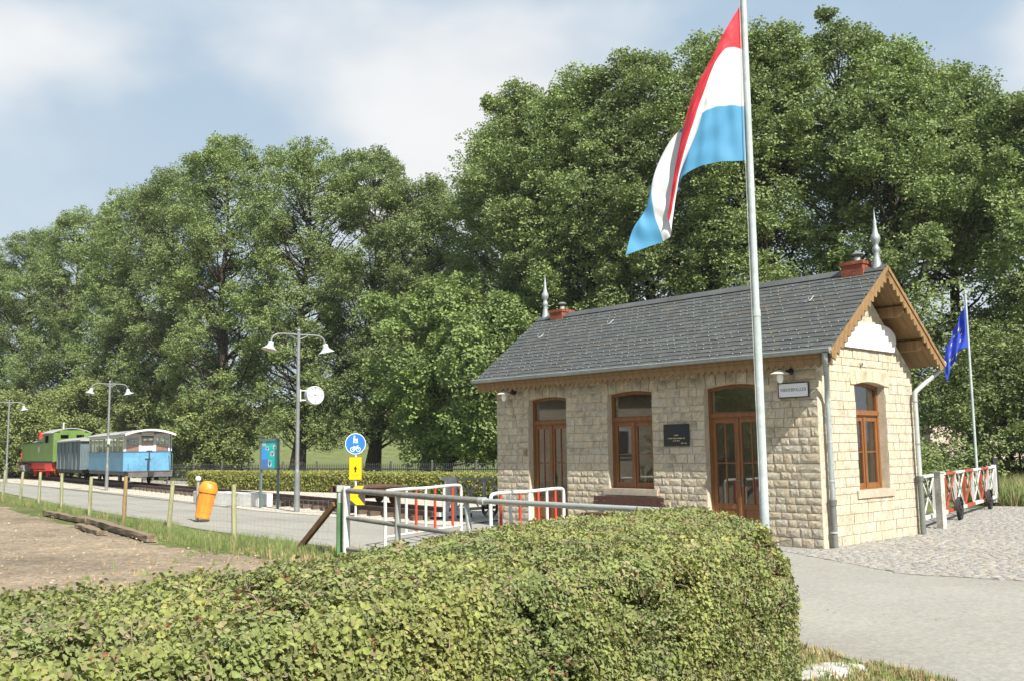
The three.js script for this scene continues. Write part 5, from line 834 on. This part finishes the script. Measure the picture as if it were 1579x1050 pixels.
// ---------------------------------------------------------------- low clipped hedge beyond the track
const hedgeSprig = [1, 2].map((s) => sprig(340 + s, 8, 0.16, 0.075, 0.055));
{
  const a = [-15.9, 48.85], b = [3.5, 32.4], L = Math.hypot(b[0] - a[0], b[1] - a[1]), g = thing('low_hedge', 'low clipped hedge in front of the iron railing', 'hedge', [a[0], 0, -a[1]], Math.atan2(b[1] - a[1], b[0] - a[0]));
  const H = 0.80, W = 0.8, r = rng(99), lists = [[], []];
  part('solid_core', [box(L, H - 0.16, W - 0.2, L / 2, (H - 0.16) / 2, 0)], M.hedgeCore, g);  // one solid filler box in place of the inner twigs
  for (let i = 0; i < 15500; i++) { const x = r() * L, face = r(); let y, z; if (face < 0.5) { y = H - 0.05 + 0.05 * fbm3(x * 2, 0, 4, 2) + (r() - 0.5) * 0.09; z = (r() - 0.5) * W; } else { y = 0.03 + r() * (H - 0.06); z = W / 2 + (r() - 0.5) * 0.12 - 0.04 * (r()); if (face > 0.93) z = -z; } const v = 0.75 + 0.5 * r(), yl = r(); lists[i % 2].push({ p: V(x, y, z), rx: r() * 3, ry: r() * 6, rz: r() * 3, s: 0.8 + 0.5 * r(), c: yl > 0.9 ? [0.30 * v, 0.20 * v, 0.05 * v] : [(0.23 + 0.08 * yl) * v, (0.28 + 0.04 * yl) * v, 0.05 * v] }); }
  lists.forEach((l, i) => scatter('foliage', hedgeSprig[i], leafMat, l, g));
}

// ---------------------------------------------------------------- the big clipped hedge in front of us
const hedgePts = [[-6, 1.6], [-4.2, 2.9], [-2.38, 4.58], [-1.83, 5.12], [-1.2, 5.85], [-0.47, 7.5], [0.66, 9.25], [1.5, 10.1], [1.92, 10.1], [2.06, 9.3], [2.06, 7.9], [1.95, 7.0], [1.6, 6.4], [0.92, 5.5], [0.3, 4.72], [-0.6, 3.55], [-1.5, 2.5], [-2.5, 1.5], [-4.2, 0.2], [-6, -0.6]];
{
  const hedge = thing('clipped_hedge', 'broad clipped green hedge filling the foreground', 'hedge'), r = rng(2024);
  const topH = (x, d) => 1.08 + 0.09 * fbm3(x * 0.8, d * 0.8, 3, 3) + 0.06 * fbm3(x * 3, d * 3, 8, 2);
  const hollow = (x, y, d) => Math.max(0, fbm3(x * 2.1 + 4, y * 2.6, d * 2.1, 3) - 0.12) * 2.1;
  // solid filler added inside the leaves to block light, shrunk inwards
  { const cx = -0.8, cd = 5.2; const core = hedgePts.map(([x, d], i) => { const n = hedgePts.length, p = hedgePts[(i + n - 1) % n], q = hedgePts[(i + 1) % n]; let tx = q[0] - p[0], td = q[1] - p[1]; const l = Math.hypot(tx, td); return [x + 0.30 * td / l, d - 0.30 * tx / l]; });
    const g = new THREE.ExtrudeGeometry(shape(core), { depth: 0.72, bevelEnabled: false }); g.rotateX(-Math.PI / 2); part('core', g, M.hedgeCore, hedge); }
  const sprigs = [1, 2, 3, 4].map((s) => sprig(360 + s, 16, 0.095, 0.021, 0.019, true)), lists = sprigs.map(() => []), all = [];
  const tone = (x, d) => { const v = 0.62 + 0.72 * r(), k = r(), patch = fbm3(x * 1.4, d * 1.4, 6, 3); if (k > 0.985 - Math.max(0, patch) * 0.05) return [0.26 * v, 0.11 * v, 0.05 * v]; if (k > 0.91 - patch * 0.3) return [0.32 * v, 0.30 * v, 0.09 * v]; if (k > 0.82) return [0.27 * v, 0.225 * v, 0.11 * v]; return [(0.215 + 0.11 * patch) * v, (0.25 + 0.07 * patch) * v, 0.058 * v]; };
  const qa = new THREE.Quaternion(), qb = new THREE.Quaternion();
  const add = (p, nrm) => { const d = -p.z; qa.setFromUnitVectors(V(0, 1, 0), nrm); qb.setFromEuler(new THREE.Euler((r() - 0.5) * 1.3, r() * 6.28, (r() - 0.5) * 1.3)); all.push({ p, q: qa.clone().multiply(qb), s: 0.72 + 0.6 * r() * (0.7 + 0.6 * r()), c: tone(p.x, d) }); };
  let n = 0; while (n < 42000) { const x = -6 + r() * 8.4, d = -0.6 + r() * 10.9; if (!inside(hedgePts, x, d)) continue; if (Math.abs(x) > 0.62 * d + 0.6) { if (r() > 0.12) continue; } const e = edgeDist(hedgePts, x, d), round = 0.27 * (1 - sstep(0, 0.6, e)) ** 1.7; add(V(x, topH(x, d) - round - Math.pow(r(), 1.6) * 0.17 - hollow(x, 1, d) + (r() < 0.03 ? 0.05 * r() : 0), -d), V(0.1, 1, 0.15).normalize()); n++; }
  const N = hedgePts.length; for (let i = 0; i < N; i++) { const a = hedgePts[i], b = hedgePts[(i + 1) % N], l = Math.hypot(b[0] - a[0], b[1] - a[1]); if (Math.max(a[0], b[0]) < -3) continue; const nx = -(b[1] - a[1]) / l, nd = (b[0] - a[0]) / l; const k = Math.round(l * 4000); for (let j = 0; j < k; j++) { const t = r(), y = 0.04 + r() * 1.02, inn = Math.pow(r(), 2.2) * 0.16 + 0.11 * Math.max(0, (y - 0.65) / 0.4) ** 2 + hollow(mix(a[0], b[0], t), y, mix(a[1], b[1], t)) - 0.05 * fbm3(t * l * 2 + i, y * 2, 5, 2); add(V(mix(a[0], b[0], t) - nx * inn, y, -(mix(a[1], b[1], t) - nd * inn)), V(nx, 0.8, -nd).normalize()); } }
  all.forEach((t, i) => lists[i % 4].push(t)); lists.forEach((l, i) => scatter('foliage', sprigs[i], leafMat, l, hedge));
  // the leaves that show largest, one by one
  const one = [1, 2, 3, 4, 5].map((s) => { const P = [], q = rng(50 + s); leafLobed(P, V(0, 0, 0), V(0, 0.1, 1).normalize(), V((q() - 0.5) * 0.3, 1, -0.1).normalize(), 0.030, 0.028); return norm(fromPos(P)); });
  const lm = [[0.22, 0.26, 0.06], [0.26, 0.28, 0.06], [0.19, 0.235, 0.055], [0.28, 0.27, 0.075], [0.23, 0.24, 0.08]].map((c) => new THREE.MeshPhysicalMaterial({ color: lin(...c), roughness: 0.6, transmission: 0.3, thickness: 0, side: THREE.DoubleSide }));
  n = 0; while (n < 300) { const d = 2.4 + r() * r() * 4.5, x = (r() * 2 - 1) * 0.55 * d; if (!inside(hedgePts, x, d) || edgeDist(hedgePts, x, d) < 0.1) continue; const m = new THREE.Mesh(one[n % 5], lm[Math.floor(r() * 5)]); m.name = 'leaf'; m.position.set(x, topH(x, d) - 0.27 * (1 - sstep(0, 0.6, edgeDist(hedgePts, x, d))) ** 1.7 - 0.01 + 0.03 * r() - hollow(x, 1, d), -d); m.rotation.set((r() - 0.5) * 1.3, r() * 6.28, (r() - 0.5) * 1.3); m.scale.setScalar(0.8 + 0.5 * r()); m.castShadow = m.receiveShadow = true; hedge.add(m); n++; }
  // bare twigs and young shoots
  const tw = []; for (let i = 0; i < 2200; i++) { const d = 2.8 + r() * 8, x = -3.2 + r() * 5.4; if (!inside(hedgePts, x, d)) continue; const y = topH(x, d) - 0.27 * (1 - sstep(0, 0.6, edgeDist(hedgePts, x, d))) ** 1.7, a = r() * 6.28, l = 0.05 + r() * r() * 0.2, up = (r() - 0.3) * 0.12; const o = [x, y - 0.06 + 0.05 * r(), -d]; tw.push(tube([o, [x + Math.cos(a) * l * 0.5, o[1] + up * 0.5 + 0.02 * r(), -d + Math.sin(a) * l * 0.5], [x + Math.cos(a + 0.3) * l, o[1] + up, -d + Math.sin(a + 0.3) * l]], 0.0015 + 0.002 * r() * r(), 4, 5)); }
  for (let i = 0; i < 90; i++) { const i0 = 10 + Math.floor(r() * 7), t = r(), a = hedgePts[i0], b = hedgePts[i0 + 1], x = mix(a[0], b[0], t), d = mix(a[1], b[1], t), y = 0.2 + r() * 0.85; tw.push(tube([[x - 0.1, y, -d - 0.1], [x + 0.01, y + 0.03, -d + 0.02], [x + 0.08 * (r() - 0.3), y + 0.10 * (r() - 0.4), -d + 0.06]], 0.003, 4, 5)); }
  part('twigs', tw, M.twig, hedge).userData.kind = 'stuff';
}

// ---------------------------------------------------------------- grasses
{
  const blade = (seed, n, h) => { const r = rng(seed), P = []; for (let i = 0; i < n; i++) { const a = r() * 6.28, b = r() * 6.28, l = h * (0.6 + 0.6 * r()), w = 0.004 + 0.004 * r(), bx = (r() - 0.5) * 0.1, bz = (r() - 0.5) * 0.1, lx = Math.cos(a) * l * 0.35 * r(), lz = Math.sin(a) * l * 0.35 * r(), cx = Math.cos(b) * w, cz = Math.sin(b) * w; const m = [bx + lx * 0.35, l * 0.6, bz + lz * 0.35], t = [bx + lx, l, bz + lz]; P.push(bx - cx, 0, bz - cz, bx + cx, 0, bz + cz, m[0] + cx * 0.8, m[1], m[2] + cz * 0.8, bx - cx, 0, bz - cz, m[0] + cx * 0.8, m[1], m[2] + cz * 0.8, m[0] - cx * 0.8, m[1], m[2] - cz * 0.8, m[0] - cx * 0.8, m[1], m[2] - cz * 0.8, m[0] + cx * 0.8, m[1], m[2] + cz * 0.8, t[0], t[1], t[2]); } return norm(fromPos(P)); };
  const tuft = blade(7, 12, 0.42), low = blade(8, 12, 0.12), r = rng(31);
  const seg = [[-3.3, 16.0], [-5.6, 18.7], [-7.6, 21.1], [-9.6, 23.8], [-13.8, 29.6], [-18, 35.4], [-24, 43.6]];
  const tall = [], short = [];
  const gcol = (dry) => { const v = 0.7 + 0.6 * r(); return r() < dry ? [0.42 * v, 0.34 * v, 0.17 * v] : [0.19 * v, 0.26 * v, 0.06 * v]; };
  for (let i = 0; i < 6500; i++) { const k = Math.floor(r() * 6), t = r(), x = mix(seg[k][0], seg[k + 1][0], t), d = mix(seg[k][1], seg[k + 1][1], t), off = (r() + r() - 1) * (k < 2 ? 0.75 : 0.42) + (k < 2 ? 0.1 : 0.32); const nx = 0.8, nd = 0.6; tall.push({ p: V(x + nx * off, -0.02, -(d + nd * off)), rx: (r() - 0.5) * 0.5, ry: r() * 6, rz: (r() - 0.5) * 0.5, s: (0.30 + 0.5 * r()) * (1 - 0.4 * Math.abs(off)) * (0.8 + 0.9 * fbm3(x * 0.8, d * 0.8, 2, 2)), c: gcol(0.16) }); }
  const verge = [[2.3, 9.0], [2.5, 8.42], [2.72, 7.9], [2.95, 7.55], [3.25, 6.8], [3.7, 5.3], [2.2, 5.5], [2.1, 7.2]];
  for (let i = 0; i < 5200; i++) { const x = 1.9 + r() * 1.9, d = 5 + r() * 4; if (!inside(verge, x, d)) continue; const den = fbm3(x * 2.2, d * 2.2, 5, 2); if (den < -0.12 && r() < 0.75) continue; short.push({ p: V(x, -0.02, -d), rx: (r() - 0.5) * 0.9, ry: r() * 6, rz: (r() - 0.5) * 0.9, s: 0.35 + 0.55 * r(), c: gcol(0.6) }); }
  for (let i = 0; i < 5200; i++) { const x = 13.2 + r() * 9, d = 24 + r() * 9; if (x < 13.6 + (26.6 - d) * 0.9 || x / d > 0.58 || (d < 26.2 && x < 14.5)) continue; tall.push({ p: V(x, -0.02, -d), rx: (r() - 0.5) * 0.5, ry: r() * 6, rz: (r() - 0.5) * 0.5, s: 0.8 + 1.0 * r(), c: gcol(0.35) }); }
  for (let i = 0; i < 2600; i++) { const x = -6 + r() * 5.5, d = 10 + r() * 7.5; if (inside(asphaltPts, x, d) || inside(hedgePts, x, d) || (inside(soilPts, x, d) && r() < 0.93)) continue; short.push({ p: V(x, -0.02, -d), rx: (r() - 0.5), ry: r() * 6, rz: (r() - 0.5), s: 0.5 + 0.9 * r(), c: gcol(0.55) }); }
  const A = scatter('tall_grass', tuft, leafMat, tall); tag(A, 'tall rough grass along the wire fence and the right verge', 'grass');
  const B = scatter('short_grass', low, leafMat, short); tag(B, 'short dry grass beside the clipped hedge', 'grass');
  // fallen leaves and grit on the road
  const lf = norm(fromPos([0, 0, 0, 0.5, 0.12, 0.3, 1, 0.05, 0, 0, 0, 0, 1, 0.05, 0, 0.5, 0.1, -0.3])), litter = []; for (let i = 0; i < 900; i++) { const d = 6.5 + r() * 22, x = (r() * 2 - 1) * 0.6 * d; if (!inside(asphaltPts, x, d) || inside(hedgePts, x, d)) continue; const v = 0.5 + 0.7 * r(); litter.push({ p: V(x, 0.0, -d), rx: (r() - 0.5) * 0.3, ry: r() * 6.28, rz: (r() - 0.5) * 0.3, s: 0.012 + 0.035 * r() * r(), c: r() < 0.5 ? [0.16 * v, 0.11 * v, 0.06 * v] : [0.24 * v, 0.22 * v, 0.19 * v] }); }
  tag(scatter('leaf_litter', lf, std({ color: 0xffffff, roughness: 1, side: THREE.DoubleSide }), litter), 'scattered dry leaves and grit on the road', 'litter');
  // clods and pebbles on the soil
  const cg = norm(new THREE.DodecahedronGeometry(0.5, 0)); const cl = []; for (let i = 0; i < 9000; i++) { const d = 5 + r() * r() * 27, x = -d * 0.56 + r() * d * 0.56; if (!inside(soilPts, x, d)) continue; const s = 0.012 + 0.045 * r() ** 4; const v = 0.7 + 0.6 * r(), pale = r() < 0.12 ? 1.5 : 1; cl.push({ p: V(x, 0.014 + 0.05 * fbm3(x * 0.7, d * 0.7, 1.5, 3) + 0.06 * fbm3(x * 2.6, d * 2.6, 7.1, 3), -d), rx: r() * 6, ry: r() * 6, rz: r() * 6, s, sy: 0.6, c: [0.27 * v * pale, 0.205 * v * pale, 0.13 * v * pale] }); }
  tag(scatter('soil_clods', cg, std({ color: 0xffffff, roughness: 1 }), cl), 'loose clods and pebbles on the bare soil', 'clods');
  // dry patch and flat stone by the hedge end
  struct('dry_verge', sheet(verge, -0.012), M.dryGrass);
  const fs = part('flat_stone', lathe([[0, 0.035], [0.2, 0.035], [0.28, 0.02], [0.3, -0.02]], 9).scale(1.25, 1, 0.7), M.concrete); fs.position.set(2.36, -0.005, -7.6); fs.rotation.y = 0.4; tag(fs, 'flat pale stone on the dry grass at the hedge end', 'stone');
}

// ---------------------------------------------------------------- houses beyond
function house(x, d, turn, L, W, eave, ridge, wall, roofMat, label, wins) {
  const h = thing('house', label, 'house', [x, 0, -d], turn);
  const s = new THREE.ExtrudeGeometry(shape([[-W / 2, 0], [W / 2, 0], [W / 2, eave], [0, ridge - 0.15], [-W / 2, eave]]), { depth: L, bevelEnabled: false }); s.rotateY(Math.PI / 2); s.translate(-L / 2, 0, 0); part('wall', s, wall, h);
  const a = Math.atan2(ridge - eave, W / 2), sl = Math.hypot(ridge - eave, W / 2) + 0.4;
  for (const k of [-1, 1]) { const g = box(L + 0.5, 0.1, sl, 0, 0.06, k * (sl / 2 - 0.0)); const ro = [g]; for (let y = 0.1; y < sl; y += 0.32) ro.push(box(L + 0.52, 0.05, 0.1, 0, 0.12, k * y)); ro.forEach((q) => { q.rotateX(k * a); q.translate(0, ridge, 0); }); part('roof', ro, roofMat, h); }
  for (const [wx, wy] of wins) for (const k of [-1, 1]) { const f = part('window', [box(1.1, 1.4, 0.08, wx, wy, k * (W / 2 + 0.03))], M.white, h); part('window_glass', box(0.9, 1.2, 0.03, wx, wy, k * (W / 2 + 0.085)), std({ color: lin(0.04, 0.05, 0.06), roughness: 0.1 }), f); }
  part('chimney', box(0.6, 1.4, 0.6, L * 0.3, ridge + 0.3, 0), M.brick, h);
  return h;
}
house(35.5, 76, 0.35, 15, 8, 3.6, 6.9, M.houseWall, M.tileRoof2, 'pale pink house with dark roof beyond the trees on the right', [[-4, 1.9], [0, 1.9], [4, 1.9]]);
house(-55, 165, -0.3, 16, 9, 7.5, 12.5, M.houseCream, M.tileRoof, 'cream house with red tiled roof far beyond the trees', [[-5, 2], [0, 2], [5, 2], [-5, 5.2], [0, 5.2], [5, 5.2]]);
// farmhouse out of view on the left, seen mirrored in the fanlights
house(-34, 12.5, 1.5, 22, 11, 4.6, 9.4, M.houseCream, M.tileRoof, 'cream farmhouse with tiled roof left of the paddock', [[-6, 2], [-2, 2], [2, 2], [6, 2]]);

scene.fog = new THREE.FogExp2(new THREE.Color().setRGB(0.80, 0.86, 0.92), 0.0002);

renderer.render(scene, camera);
